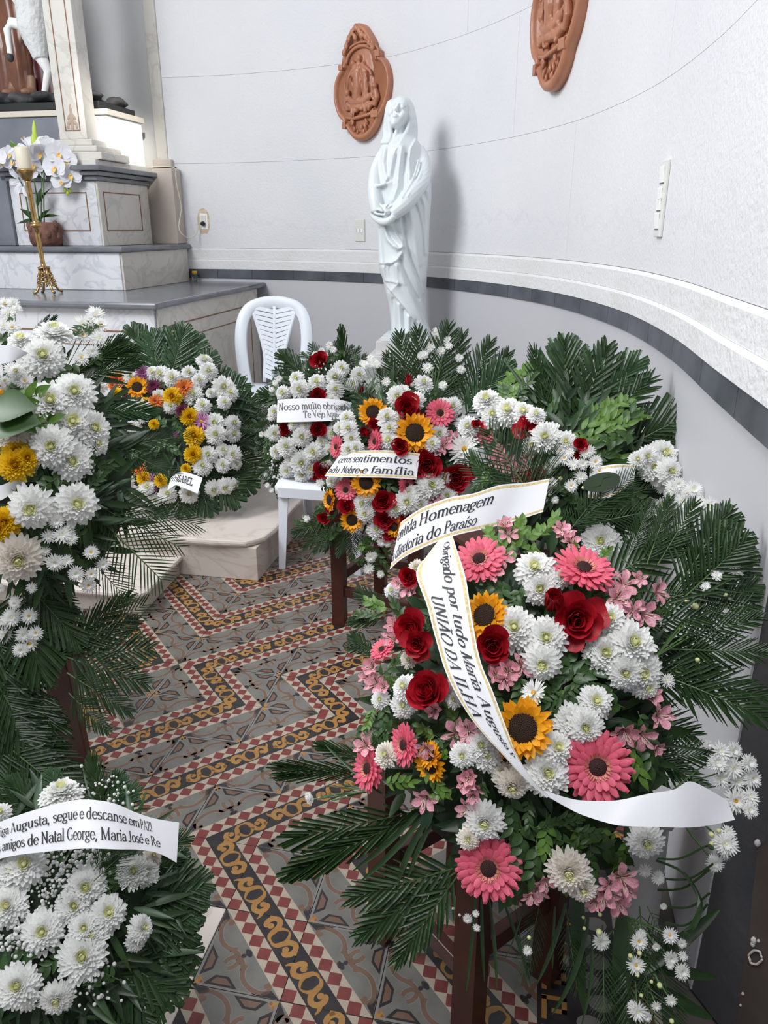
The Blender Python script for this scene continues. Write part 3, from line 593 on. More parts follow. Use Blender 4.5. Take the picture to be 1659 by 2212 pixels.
# drapery drawn as lines: (points, kind, amplitude, width px); 'step' raises the left-hand side of the line, 'fold' is a ridge (or a groove when negative)
DRAPE=[(q_((720,1215),(790,1170),(850,1080),(910,1000),(980,940),(1060,880)),'step',.045,16),
 (q_((655,1540),(760,1530),(810,1500),(845,1440),(845,1400)),'step',.030,14),(q_((845,1395),(815,1410),(790,1395)),'fold',.020,3),
 (q_((740,1672),(800,1680),(752,1722)),'step',.022,9),(q_((745,1545),(742,1660)),'fold',-.016,2.5),(q_((790,1540),(800,1680)),'fold',.018,4),
 (q_((790,655),(870,510),(893,420),(880,330)),'step',-.022,9),(q_((885,880),(880,760),(892,660),(945,560)),'step',-.026,12),(q_((700,610),(760,520),(745,400)),'step',.018,8),
 (q_((605,905),(670,932),(740,908)),'step',-.022,12),
 (q_((700,650),(688,760),(715,900)),'fold',.014,4),(q_((735,640),(722,760),(735,860)),'fold',-.012,3),(q_((772,700),(742,850),(700,920)),'fold',.016,4),(q_((800,660),(790,780),(770,900)),'fold',-.012,3),(q_((835,650),(812,800),(800,950),(765,1050)),'fold',.020,5),(q_((862,700),(850,860),(850,980),(800,1080)),'fold',-.016,3.5),(q_((870,860),(868,980),(830,1060)),'fold',.014,4),
 (q_((835,1120),(860,1300),(890,1450),(960,1650),(1022,1850)),'fold',-.022,3.2),(q_((880,1060),(920,1250),(950,1450),(1000,1650)),'fold',.014,6),(q_((905,1010),(960,1150),(990,1300),(1000,1500)),'fold',-.014,3.5),(q_((960,960),(1015,1080),(1030,1250),(1030,1450)),'fold',.016,5),(q_((985,962),(1050,1085)),'fold',-.018,3),(q_((1010,945),(1058,1010)),'fold',.014,4),
 (q_((690,1240),(730,1350),(800,1420)),'fold',.020,4),(q_((712,1235),(760,1330),(815,1395)),'fold',-.016,2.5),(q_((740,1232),(785,1300),(840,1372)),'fold',.020,4),(q_((665,1240),(680,1400),(690,1530)),'fold',-.014,3),(q_((785,1200),(800,1290),(845,1370)),'fold',-.014,3),
 (q_((800,1545),(850,1680),(945,1860),(1050,2030)),'fold',.030,7),(q_((752,1745),(850,1860),(930,1960),(1010,2045)),'step',.030,10),(q_((850,1460),(930,1600),(1000,1750)),'fold',.016,5),(q_((822,1500),(880,1640),(960,1800)),'fold',-.018,3),(q_((985,1560),(1020,1700),(1020,1830)),'fold',-.012,4),
 (q_((735,1760),(752,2030)),'fold',.016,4),(q_((772,1800),(785,2030)),'fold',-.018,3),(q_((810,1840),(822,2030)),'fold',.016,4),(q_((850,1880),(855,2030)),'fold',-.018,3),(q_((885,1930),(885,2035)),'fold',.016,4),(q_((940,1960),(960,2040)),'fold',-.014,3),(q_((690,1560),(705,1720),(730,1850)),'fold',.014,4),(q_((715,1560),(735,1700)),'fold',-.012,3)]
def drape(u,v):
    d=np.zeros_like(u)
    for pts,kind,amp,w in DRAPE:
        best=np.full(u.shape,1e9); sgn=np.ones_like(u)
        for (x0,y0),(x1,y1) in zip(pts[:-1],pts[1:]):
            dx,dy=x1-x0,y1-y0; L2=dx*dx+dy*dy; t=np.clip(((u-x0)*dx+(v-y0)*dy)/L2,0,1); ex=u-x0-t*dx; ey=v-y0-t*dy; e=np.hypot(ex,ey); m=e<best
            sgn=np.where(m,np.sign(dy*ex-dx*ey),sgn); best=np.where(m,e,best)
        if kind=='fold': d+=amp*np.exp(-(best/w)**2)
        else: d+=abs(amp)*np.where(sgn*np.sign(amp)>0,np.exp(-best/w)*np.clip(best/1.2,0,1),0)
    return d
NV,NR=250,220; PV=[p[0] for p in prof]
vs=np.linspace(prof[0][0],prof[-1][0],NV); ls=np.interp(vs,PV,[p[1] for p in prof]); rs=np.interp(vs,PV,[p[2] for p in prof]); dps=np.interp(vs,PV,[p[3] for p in prof])
for a in(ls,rs,dps): a[:]=np.convolve(np.pad(a,6,'edge'),np.ones(13)/13,'valid')
th=np.linspace(0,2*PI,NR,endpoint=False); b=MB(); rows=[]
for v,l,r_,dp in zip(vs,ls,rs,dps):
    L=sp_(l,v); Rr=sp_(r_,v); c=(L+Rr)/2; hw=(Rr-L).length/2; uu=(l+r_)/2+np.cos(th)*(r_-l)/2
    front=np.clip(-np.sin(th)*2.2,0,1); dd=drape(uu,np.full_like(uu,v))*front+(.010*np.sin(th*8+v*.02))*(1-front)
    y=c.y+np.sin(th)*(dp)-dd; x=c.x+np.cos(th)*hw
    rows.append([(x[k],y[k],c.z) for k in range(NR)])
b.grid(rows,0,True,True,True)
def sfy(u,v):
    v=min(max(v,vs[0]),vs[-1]); l,r_,dp=[float(np.interp(v,vs,a)) for a in(ls,rs,dps)]
    q=min(.97,abs(u-(l+r_)/2)/((r_-l)/2)); return -dp*math.sqrt(1-q*q)
def T(pts,rad,n=10):
    P=[sp_(*p) for p in pts]; N=18; rd=[]
    for i in range(N+1):
        x=i/N*(len(rad)-1); k=min(int(x),len(rad)-2); rd.append(lerp(rad[k],rad[k+1],x-k))
    b.tube([cat(P,i/N) for i in range(N+1)],rd,n)
T2=lambda pts,rad,n=12: T([(u,v,sfy(u,v)-(p[0] if p else 0)) for u,v,*p in pts],rad,n)
# head tilted back and to her right, neck
Mh=Matrix.Rotation(R(13),3,'Y')@Matrix.Rotation(R(-17),3,'Z')@Matrix.Rotation(R(-17),3,'X'); hc=sp_(863.5,247,-.025)
def hd(x,y,z): return hc+Mh@V3((x,y,z))
b.tube([sp_(864,312,.01),sp_(863,292,-.01),sp_(863,268,-.01)],[.062,.046,.044],14); b.tube([sp_(851,306,-.075),sp_(856,284,-.055),sp_(860,272,-.045)],[.012,.012,.012],8)
b.ell(hc,(.057,.072,.088),22,18,0,Mh); b.ell(hd(0,-.030,-.052),(.043,.042,.044),14,10,0,Mh); b.ell(hd(0,-.053,-.083),(.018,.016,.015),10,8,0,Mh); b.ell(hd(0,-.045,.045),(.046,.030,.034),14,10,0,Mh)
b.tube([hd(0,-.071,.034),hd(0,-.080,.010),hd(0,-.089,-.010),hd(0,-.091,-.018)],[.006,.0065,.008,.0085],8)
for sx in(-1,1):
    b.ell(hd(sx*.0085,-.083,-.020),(.0065,.008,.006),8,6,0,Mh)
    b.tube([hd(sx*.008,-.073,.030),hd(sx*.024,-.072,.034),hd(sx*.043,-.056,.026)],[.0045,.006,.004],8)
    b.ell(hd(sx*.0245,-.0655,.014),(.0125,.0075,.0075),10,8,0,Mh); b.tube([hd(sx*.013,-.0705,.016),hd(sx*.0245,-.0735,.019),hd(sx*.037,-.064,.013)],[.002,.0025,.002],6)
    b.ell(hd(sx*.033,-.050,-.022),(.021,.022,.026),12,9,0,Mh)
b.tube([hd(-.017,-.073,-.044),hd(-.006,-.0785,-.0405),hd(0,-.0785,-.0415),hd(.006,-.0785,-.0405),hd(.017,-.073,-.044)],[.0022,.0042,.004,.0042,.0022],8); b.tube([hd(-.014,-.072,-.050),hd(0,-.0775,-.0515),hd(.014,-.072,-.050)],[.0025,.0055,.0025],8)
# hood of the veil: rim around the face, sheets falling to the shoulders
b.ell(hc+V3((.010,.032,.004)),(.077,.080,.099),20,14,0,Mh)
for k in range(5):
    f=k/4; dy=.05*f
    T([(871-4*f,217+2*f,-.035+dy),(850-8*f,222-2*f,-.048+dy),(841-6*f,244,-.052+dy),(841-8*f,268,-.052+dy),(844-12*f,294,-.062+dy*.6),(836-10*f,312,-.085+dy*.7)],[.010,.012,.013,.014,.015,.014],9)
    T([(871+2*f,217+2*f,-.035+dy),(882+6*f,231-5*f,-.046+dy),(886+10*f,258,-.050+dy),(879+19*f,284,-.062+dy),(868+28*f,302+2*f,-.088+dy*1.1),(857+40*f,321,-.112+dy*1.3)],[.010,.013,.014,.015,.015,.013],9)
# arms, sleeves and clasped hands
T2([(903,322,-.05),(914,350,-.008),(912,386,.015),(895,412,.03),(873,441,.04),(846,463,.06)],[.035,.046,.052,.055,.052,.040],14)
T2([(826,332,-.045),(813,365,-.008),(809,400,.03),(811,430,.045),(815,458,.06)],[.03,.036,.040,.043,.040],14)
T2([(801,396,.02),(815,401,.052),(832,397,.03)],[.008,.011,.008]); T2([(929,387,.0),(912,402,.045),(893,421,.075),(872,447,.085)],[.008,.010,.010,.006]); T2([(916,350,.035),(905,385,.062),(880,425,.088)],[.006,.009,.006]); T2([(904,345,.03),(893,385,.055),(868,428,.08)],[.006,.008,.006])
T2([(803,462,.06),(812,472,.085),(826,479,.10),(840,477,.10),(852,466,.09)],[.016,.020,.022,.022,.018]); T2([(803,456,.085),(815,462,.11),(832,464,.12)],[.006,.008,.006])
for k in range(4):
    T2([(818+3.5*k,452-3*k,.085),(826+3*k,455-3.5*k,.105),(833+2.5*k,450-4*k,.098)],[.009,.0085,.006],8); T2([(842-3.*k,456-3*k,.09),(834-3*k,457-4*k,.112),(826-2*k,452-4*k,.10)],[.009,.0085,.006],8)
b.ell(sp_(862,716,-.175),(.026,.05,.016),10,7); b.ell(sp_(878,718,-.17),(.022,.04,.014),10,7)
blob('figure',b,.0044,mStatue,stt,2)
b=MB(); c=sp_(880,722); c0=V3((c.x,SY,c.z)); Mp=Matrix.Rotation(R(-8),3,'Z'); b.box(c0+V3((0,0,-.012)),(.30,.36,.024),0,Mp); b.obj('plinth',mStatue,stt,bevel=.004)
ztop=c0.z-.0245
pdl=wthing('statue_pedestal','pale stepped stone pedestal under the white statue','pedestal',(c0.x,c0.y,0))
for nm,z1,h,w,d in(('top_slab',ztop,.085,.36,.40),('lower_slab',ztop-.086,.075,.46,.48)):
    b=MB(); b.box((c0.x,c0.y,z1-h/2),(w,d,h),0,Mp); b.obj(nm,mPed,pdl,bevel=.004)
b=MB(); b.box((c0.x,c0.y,(ztop-.162)/2+.05),(.36,.38,ztop-.162-.1),0,Mp); b.obj('shaft',mPed,pdl,bevel=.004)
b=MB(); b.box((c0.x,c0.y,.05),(.5,.5,.098),0,Mp); b.obj('foot_block',mPed,pdl,bevel=.004)

# ---------------------------------------------------------------- plastic chairs
def chair(name,label,M,H=.90,seat=.43,wid=.47,group='white plastic chairs'):
    t=thing(name,label,'chair',group=group); t.matrix_basis=M
    w=wid/2; zb=seat+.03
    def bk(x,z): f=(z-seat)/(H-seat); return V3((x,.18+.13*f-.05*(1-(x/w)**2)*-1*0-(x/w)**2*.035,z))  # leaning, hollow back
    path=[(-w*.82,seat-.02),(-w*.97,seat+.18),(-w,H-.20),(-w*.90,H-.09),(-w*.62,H-.025),(0,H),(w*.62,H-.025),(w*.90,H-.09),(w,H-.20),(w*.97,seat+.18),(w*.82,seat-.02)]
    P=[bk(x*.93,z-.02) for x,z in path]; P=[cat(P,i/50) for i in range(51)]; b=MB(); rows=[]
    for i,p in enumerate(P):
        d=(P[min(i+1,50)]-P[max(i-1,0)]).normalized(); s=d.cross(V3((0,1,0))).normalized(); nn=V3((0,1,0))
        rows.append([p-s*.042+nn*.006,p-s*.034-nn*.008,p+s*.034-nn*.008,p+s*.042+nn*.006,p+s*.028+nn*.014,p-s*.028+nn*.014])
    b.grid(rows,0,True,True,True); b.obj('back_frame',mPlastic,t,True,fix=True)
    def prof(z):
        f=(z-seat)/(H-.05-seat); return .058+.07*max(0,f-.35)**1.3*2.2+.022*max(0,.3-f)
    b=MB(); N=15; z0=seat+.01; z1=H-.045
    def q(x,z,d=0): p=bk(x,z); return p+V3((0,d,0))
    def bar(pts,wd):
        rows=[]
        for i,(x,z) in enumerate(pts):
            x0,zz0=pts[max(i-1,0)]; x1,zz1=pts[min(i+1,len(pts)-1)]; l=math.hypot(x1-x0,zz1-zz0); sx,sz=-(zz1-zz0)/l*wd,(x1-x0)/l*wd
            rows.append([q(x-sx,z-sz,-.004),q(x+sx,z+sz,-.004),q(x+sx,z+sz,.006),q(x-sx,z-sz,.006)])
        b.grid(rows,0,True,True,True)
    for sx in(-1,1): bar([(sx*(prof(z0+(z1-z0)*i/10)+.004),z0+(z1-z0)*i/10) for i in range(11)],.012)
    bar([(0,z0+(z1-z0)*i/8) for i in range(9)],.011)
    b.obj('splat_rail',mPlastic,t,True,fix=True)
    for i in range(N):
        z=z0+.03+(z1-z0-.05)*i/(N-1)
        for sx in(-1,1):
            b=MB(); e=prof(z)+.004; bar([(sx*.006,z-.012),(sx*e,z+.016)],.0118); b.obj('slat',mPlastic,t,fix=True)
    b=MB(); rows=[]
    for j in range(9):
        y=-.22+.43*j/8; e=w*(.98-.10*(j/8)); z=seat-.012*math.sin(PI*j/8)+(-.02 if j==0 else 0)
        rows.append([V3((-e,y,z-.03)),V3((-e,y,z+.006)),V3((-e*.6,y,z-.004)),V3((0,y,z-.008)),V3((e*.6,y,z-.004)),V3((e,y,z+.006)),V3((e,y,z-.03)),V3((0,y,z-.022))])
    b.grid(rows,0,True,True,True); b.obj('seat',mPlastic,t,True,fix=True)
    b=MB(); b.box((0,-.218,seat-.045),(w*1.85,.012,.055)); b.obj('front_apron',mPlastic,t,bevel=.004)
    for sx,yy,fl in((-1,-.20,-.02),(1,-.20,-.02),(-1,.19,.07),(1,.19,.07)):
        b=MB(); rows=[]
        for k in range(7):
            f=k/6; z=seat-.02-(seat-.02)*f; wd=.052-.018*f; x=sx*(w*.93+.012*f); y=yy+fl*f; s=-sx; g=1 if yy<0 else -1; th=.006
            rows.append([V3((x,y,z)),V3((x+s*wd,y,z)),V3((x+s*wd,y+g*th,z)),V3((x+s*th,y+g*th,z)),V3((x+s*th,y+g*wd,z)),V3((x,y+g*wd,z))])
        b.grid(rows,0,True,True,True); b.obj('leg',mPlastic,t,fix=True)
    return t
RZ=lambda a:Matrix.Rotation(R(a),4,'Z')
chair('plastic_chair','white plastic chair with slotted back between altar and statue',Matrix.Translation((-.745,4.93,.207))@RZ(-4),H=.955,seat=.42,wid=.475)
chair('plastic_chair','white plastic chair holding the wreath of white flowers and red roses',Matrix.Translation((-.275,3.68,0))@RZ(-12),H=.80,seat=.45,wid=.43)
def stool(name,label,M,w,d,h):
    t=thing(name,label,'stool'); t.matrix_basis=M
    b=MB(); b.box((0,0,h-.015),(w,d,.03)); b.obj('seat',mGreyPl,t,bevel=.012)
    for sx in(-1,1):
        for sy in(-1,1):
            b=MB(); rows=[]
            for k in range(6):
                f=k/5; z=(h-.03)*(1-f); x=sx*(w/2-.01+.012*f); y=sy*(d/2-.01+.012*f); wd=.085-.03*f
                arc=[V3((x-sx*wd,y,z)),V3((x-sx*wd*.4,y-sy*-.004,z)),V3((x-sx*.01,y-sy*.004,z)),V3((x,y-sy*.016,z)),V3((x+sx*.003,y-sy*wd*.5,z)),V3((x,y-sy*wd,z))]
                inn=[p+V3((-sx*.006,-sy*.006,0)) for p in reversed(arc)]; rows.append(arc+inn)
            b.grid(rows,0,True,True,True); b.obj('leg',mGreyPl,t,True,fix=True)
    return t
stool('plastic_stool','pale grey plastic stool by the dark pier, behind the nearest wreath',Matrix.Translation((.50,1.42,0))@RZ(-20),.30,.26,.46)

# ---------------------------------------------------------------- wooden stands
def wood_stand(label,M,w,d,h,leg=.052,rail=.17,top=True,lean=0.):
    t=thing('wooden_stand',label,'stand',group='dark wooden flower stands'); t.matrix_basis=M
    for sx in(-1,1):
        for sy in(-1,1):
            b=MB(); b.tube([(sx*w/2,sy*d/2-lean*(1 if sy<0 else -1),0),(sx*w/2,sy*d/2,h)],leg*.707,4); b.obj('leg',mWood,t)
    for sy in(-1,1):
        b=MB(); b.box((0,sy*d/2,rail),(w-leg,leg*.5,leg*.8)); b.obj('rail',mWood,t,bevel=.003)
    for sx in(-1,1):
        b=MB(); b.box((sx*w/2,0,rail+.06),(leg*.5,d-leg,leg*.8)); b.obj('rail',mWood,t,bevel=.003)
    b=MB(); b.box((0,0,h+.011),(w+leg,d+leg,.022)); b.obj('top_board',mWood,t,bevel=.004)
    return t
wood_stand('dark wooden stand whose leg shows under the sunflower and rose wreath',Matrix.Translation((.055,3.01,0))@RZ(-29),.36,.36,.62,rail=.16)
wood_stand('dark red wooden stand under the nearest wreath of pink gerberas',Matrix.Translation((.185,1.33,0))@RZ(-54),.30,.24,.52,.052)
wood_stand('dark wooden stand under the wreath with the curling ribbon by the curved wall',Matrix.Translation((.40,2.36,0))@RZ(-62),.26,.24,.62,.045)
ea=wthing('wooden_easel','dark wooden easel leaning at the left edge under the yellow and white wreath','easel',(-1.0,2.1,0),group=None)
for nm,a,c in(('leg',V3((-.915,1.90,.0)),V3((-1.03,2.02,1.15))),('leg',V3((-1.42,1.98,.0)),V3((-1.12,2.06,1.15))),('back_leg',V3((-1.15,2.5,0)),V3((-1.07,2.08,1.1)))):
    b=MB(); d=(c-a); Q=Matrix.Rotation(0,3,'X'); x=V3((1,0,0)); y=d.normalized().cross(x).normalized()
    b.grid([[p+x*.038+y*.018,p-x*.038+y*.018,p-x*.038-y*.018,p+x*.038-y*.018] for p in(a+V3((0,0,.0)),c)],0,True,True,True); b.obj(nm,mWood,ea,bevel=.003,fix=True)
b=MB(); b.box((-1.13,1.985,.55),(.42,.03,.06)); b.obj('rail',mWood,ea,bevel=.003)

# ---------------------------------------------------------------- candlestick and candle, plants on the altar
cb=al(-.715,.36,1.2); cb=pz(105,634,1.2)
Mc=Matrix.Translation(cb)@Matrix.Rotation(R(-2.4),4,'Y')@Matrix.Diagonal((.96,.96,.955,1))
cs=thing('candlestick','tall brass candlestick with openwork foot on the grey altar slab','candlestick'); cs.matrix_basis=Mc
b=MB(); b.lathe([(.012,.165),(.040,.168),(.040,.174),(.016,.18),(.015,.20),(.016,.38),(.0165,.425),(.035,.43),(.036,.445),(.018,.452),(.017,.47),(.0165,.70),(.02,.715)],18); b.obj('stem',mBrass,cs,True)
b=MB(); b.lathe([(.018,.716),(.03,.72),(.043,.755),(.062,.772),(.062,.778),(.04,.772),(.03,.76)],20); b.obj('drip_pan',mBrass,cs,True)
for k in range(4):
    a=R(45+90*k); f=lambda r,z,s=0.:V3((r*math.cos(a)-s*math.sin(a),r*math.sin(a)+s*math.cos(a),z)); b=MB()
    b.tube([f(.03,.165),f(.036,.12),f(.05,.06),f(.075,.018),f(.098,.008)],[.010,.009,.008,.009,.011],8); b.obj('foot',mBrass,cs,True)
    b=MB(); a+=R(45)
    for z,w in((.13,.026),(.10,.032),(.072,.038)):
        r=.030+(.16-z)*.22; b.tube([f(r,z,-w),f(r+.004,z+.008,0),f(r,z,w)],.004,6)
        for s in(-.5,.5): b.tube([f(r+.003+.010*math.cos(t),z-.016+.010*math.sin(t),s*w) for t in[0,1,2,3,4,5,6.28]],.0028,5)
    b.obj('openwork_panel',mBrass,cs,True)
can=thing('candle','thick cream candle standing on the brass candlestick','candle'); can.matrix_basis=Mc
b=MB(); b.lathe([(.001,.779),(.042,.779),(.045,.79),(.045,.905),(.040,.915),(.030,.905),(.0,.90)],20); b.obj('wax',mCandle,can,True)
b=MB(); b.tube([(0,0,.898),(.002,0,.912)],.002,5); b.obj('wick',mBlack,can)

def petal(mb,az,r0,z0,L,W,e0,e1,cup=.15,nl=4,mi=0,prof=None,nw=1,tw=0.,M=None):
    """a petal as a curved strip; e0,e1 elevations (deg) at base and tip"""
    ca,sa=math.cos(az),math.sin(az); r,z=r0,z0; rows=[]
    for i in range(nl+1):
        t=i/nl; e=R(lerp(e0,e1,t)); w=W*(prof(t) if prof else math.sin(PI*(.12+.80*t))**.8)
        row=[]
        for j in range(-nw,nw+1):
            s=j/nw; c=cup*w*s*s; x=r-c*math.sin(e); zz=z+c*math.cos(e); y=s*w+tw*t
            p=V3((x*ca-y*sa,x*sa+y*ca,zz)); row.append(M@p if M else p)
        rows.append(row); r+=L/nl*math.cos(e); z+=L/nl*math.sin(e)
    mb.grid(rows,mi)

# ---------------------------------------------------------------- flower meshes (radius 1, facing +Z)
def mum_mesh(seed,dense=1.,flat=0.,mats=None,nl=4):
    r=random.Random(seed); m=MB(); K=9
    for k in range(K):
        f=k/(K-1); n=int((31-19*f)*dense); L=lerp(.86,.32,f**.8); e0=lerp(-16,60,f)-flat*12*(1-f); e1=e0+lerp(26,52,f)-flat*18
        for i in range(n):
            az=2*PI*(i+.5*(k%2)+r.uniform(-.25,.25))/n
            petal(m,az,.13*(1-f)+.05,.08+.30*f,L*r.uniform(.88,1.08),lerp(.125,.095,f),e0+r.uniform(-9,9),e1+r.uniform(-14,16),.45,nl,1 if f>.78 else 0,lambda t:(.45+.55*min(1,t*1.7))*(1 if t<.8 else 1-(t-.8)*3.4),tw=r.uniform(-.04,.04))
    m.ell((0,0,.47),(.13,.13,.12),8,6,1); return m.mesh('chrysanthemum',mats or [mPetW,mPetC],True)
def daisy_mesh(seed,mats,n1=22,cen=.20):
    r=random.Random(seed); m=MB()
    for k,(n,L,e0,e1) in enumerate([(n1,.92,0,10),(n1-4,.78,22,30),(n1-8,.52,48,58)]):
        for i in range(n): petal(m,2*PI*(i+.5*k+r.uniform(-.25,.25))/n,.10,.04+.05*k,L*r.uniform(.85,1.08),.085,e0+r.uniform(-8,8),e1+r.uniform(-10,10),.3,3,0,lambda t:(.5+.5*min(1,t*1.8))*(1 if t<.78 else 1-(t-.78)*3.2))
    m.ell((0,0,.14),(cen,cen,.12),8,5,1); return m.mesh('daisy',mats,True)
MUM=[mum_mesh(1,.78),mum_mesh(2,.85,.5),mum_mesh(3,.72,.9),mum_mesh(4,.95,.25)]
def recol(me,name,mats):
    c=me.copy(); c.name=name
    for i,x in enumerate(mats): c.materials[i]=x
    return c
MUMI=[recol(x,'chrysanthemum',[mPetI,mPetC]) for x in MUM[:2]]
MUMY=[recol(MUM[0],'chrysanthemum',[mYel,mYel2]),recol(MUM[3],'chrysanthemum',[mYel,mYel2])]
DAI=[daisy_mesh(5,[mPetW,mYel2]),daisy_mesh(6,[mPetW,mPetC],18,.17),daisy_mesh(7,[mPetW,mPetC],24,.14)]
DAIO=daisy_mesh(8,[mOr,mMar]); DAIP=daisy_mesh(9,[mPur,mMar]); DAIM=daisy_mesh(10,[mMar,mMar]); DAIL=daisy_mesh(11,[mLil,mYel2],14)
def gerbera_mesh(seed):
    r=random.Random(seed); m=MB()
    for k,(n,L,e0,e1) in enumerate([(23,.80,-2,4),(21,.72,10,14),(17,.44,22,20)]):
        for i in range(n): petal(m,2*PI*(i+.5*k+r.uniform(-.2,.2))/n,.20,.02+.03*k,L*r.uniform(.94,1.04),.095,e0+r.uniform(-6,6),e1+r.uniform(-9,9),-.35,5,0,lambda t:(.5+.5*min(1,t*2))*(1 if t<.82 else 1-(t-.82)*3))
    for k,(n,r0,L) in enumerate([(30,.28,.14),(26,.24,.11)]):
        for i in range(n): petal(m,2*PI*(i+r.random())/n,r0,.10+.03*k,L,.025,38,62,.1,2,1)
    return m.mesh('gerbera',[mGer,mGerI],True)
GER=[gerbera_mesh(1),gerbera_mesh(2)]
m=MB(); m.ell((0,0,.09),(.25,.25,.09),12,6)
for i in range(70):
    a=i*2.4; q=.235*math.sqrt(i/70); m.ell((q*math.cos(a),q*math.sin(a),.175-q*q*1.2),(.022,.022,.03),5,4)
GERD=m.mesh('flower_disc',[mGerD],True)
def sunfl_mesh(seed):
    r=random.Random(seed); m=MB()
    for k,(n,L,e0,e1) in enumerate([(19,.60,4,10),(18,.54,20,22),(14,.42,34,52)]):
        for i in range(n): petal(m,2*PI*(i+.5*k+r.uniform(-.3,.3))/n,.42,.0+.03*k,L*r.uniform(.88,1.08),.135,e0+r.uniform(-14,14),e1+r.uniform(-25,25),.3,5,0,lambda t:(.55+.45*min(1,t*2.2))*max(.03,(1 if t<.5 else 1-((t-.5)/.5)**1.6)),tw=r.uniform(-.06,.06))
    return m.mesh('sunflower',[mSunP],True)
SUN=[sunfl_mesh(1),sunfl_mesh(2)]
m=MB(); m.ell((0,0,.04),(.50,.50,.12),16,6)
for i in range(160):
    a=i*2.39996; q=.48*math.sqrt((i+.5)/160); m.ell((q*math.cos(a),q*math.sin(a),.15-.30*q*q),(.026,.026,.045),5,4)
SUND=m.mesh('flower_disc',[mSunD],True)
def rose_mesh(seed,open_=0.):
    r=random.Random(seed); m=MB(); n=17
    for i in range(n):
        f=i/(n-1); az=i*2.39996+r.uniform(-.2,.2); 
        e0=lerp(84,34-open_*20,f**1.3); e1=lerp(104,58-open_*70,f**1.2); L=lerp(.62,.98+open_*.1,f)
        petal(m,az,lerp(.05,.16,f),-.25+.02*(1-f),L*r.uniform(.95,1.05),lerp(.20,.58,f**.8),e0,e1,lerp(.95,.42,f),6,0,lambda t:(.42+.62*math.sin(PI*min(1,.08+t*.62)))*(1 if t<.86 else 1-(t-.86)*1.8),nw=3)
    for i in range(5): petal(m,2*PI*i/5,.1,-.30,.42,.10,-10,30,.2,4,1,lambda t:(1-t)**.7*.9+.05)
    m.ell((0,0,-.28),(.14,.14,.16),8,5,1); return m.mesh('rose',[mRose,mStem],True)
ROS=[rose_mesh(1),rose_mesh(2,.25),rose_mesh(3,.7)]
def bud_mesh():
    m=MB()
    for i in range(10):
        f=i/9; petal(m,i*2.39996,.05+.06*f,-.5,1.25+.1*f,lerp(.26,.44,f),lerp(88,78,f),lerp(98,84,f),.85,6,0,lambda t:.45+.6*math.sin(PI*min(1,.1+t*.75)),nw=3)
    return m.mesh('rose',[mRose],True)
ROSB=bud_mesh()
def alst_mesh(seed,op=0.):
    r=random.Random(seed); m=MB()
    for i in range(6):
        inner=i%2; az=PI/3*i+r.uniform(-.15,.15); e0=66-op*22; 
        petal(m,az,.06,-.75,1.22+(.06 if inner else 0),.19 if inner else .33,e0+12,e0-34-op*20+r.uniform(-10,10),.35,7,0,lambda t:(.30+.70*min(1,max(0,t-.1)*1.6))*(1 if t<.72 else 1-((t-.72)/.28)**2*.85),nw=2)
        if inner:
            petal(m,az,.055,-.72,.95,.13,e0+13,e0-22-op*18,.35,5,1,lambda t:.5+.5*t if t<.8 else 1-(t-.8)*4)
            for s in(-.5,0,.5):
                a2=az+s*.22; petal(m,a2,.075,-.66,.80,.022,e0+14,e0-16-op*18,0,4,2)
    for i in range(5):
        a=i*1.26; m.tube([(0,0,-.6),(.08*math.cos(a),.08*math.sin(a),0),(.16*math.cos(a),.16*math.sin(a),.28)],.016,4,1)
    m.tube([(0,0,-.7),(0,.03,-1.3)],[.09,.03],6,3); return m.mesh('alstroemeria',[mAl,mAlT,mAlS,mStem],True)
ALS=[alst_mesh(1,0),alst_mesh(2,.5),alst_mesh(3,.9)]
m=MB(); 
for i in range(7): petal(m,i*2.4,.08,-.3,.9,.36,80,100,.9,4,0,nw=1)
m.ell((0,0,-.2),(.22,.22,.2),7,5,1); BUDM=m.mesh('flower_bud',[mPetW,mBud],True)
m=MB(); m.ell((0,0,0),(.7,.7,.8),8,6,0); BUDG=m.mesh('flower_bud',[mBud],True)

# leaves: along +Y, upper side +Z, length 1
def leaf_into(m,base,dirv,nor,L,Wd,mi=0,fold=.25,droop=.25,nl=5,blunt=1.):
    d=V3(dirv).normalized(); nor=V3(nor); nor=(nor-d*nor.dot(d)).normalized(); s=d.cross(nor); rows=[]
    p=V3(base)
    for i in range(nl+1):
        t=i/nl; w=Wd*.5*(math.sin(PI*min(1,.06+t*.94)**.8)**blunt if i<nl else .02)
        c=base+d*(L*t)-nor*(droop*L*t*t)
        rows.append([c-s*w+nor*(w*fold),c,c+s*w+nor*(w*fold)])
    m.grid(rows,mi)
def sprig_mesh(seed,n=9,lw=.16,ll=.34,mt=None,spread=52):
    r=random.Random(seed); m=MB(); P=[V3((.06*math.sin(t*2+seed),t,-.12*t*t)) for t in[i/8 for i in range(9)]]; m.tube(P,[.014]*8+[.006],5,1)
    for i in range(n):
        t=.15+.82*i/(n-1); a=R((spread-18*t)*(1 if i%2 else -1)+r.uniform(-12,12)); 
        if i==n-1: a=R(r.uniform(-8,8))
        leaf_into(m,cat(P,t),(math.sin(a),math.cos(a),r.uniform(-.15,.45)),(r.uniform(-.4,.4),-.2,1),ll*r.uniform(.8,1.15),lw*r.uniform(.85,1.15),0,.3,r.uniform(.05,.35))
    return m.mesh('leaf_sprig',mt or [mLeaf,mStem],True)
SPR=[sprig_mesh(1),sprig_mesh(2,11,.13,.3),sprig_mesh(3,7,.22,.44)]
SPRB=[sprig_mesh(4,9,.17,.34,[mLeafB,mStem]),sprig_mesh(5,11,.15,.30,[mLeafB,mStem]),sprig_mesh(6,6,.20,.46,[mLeafB,mStem],34)]
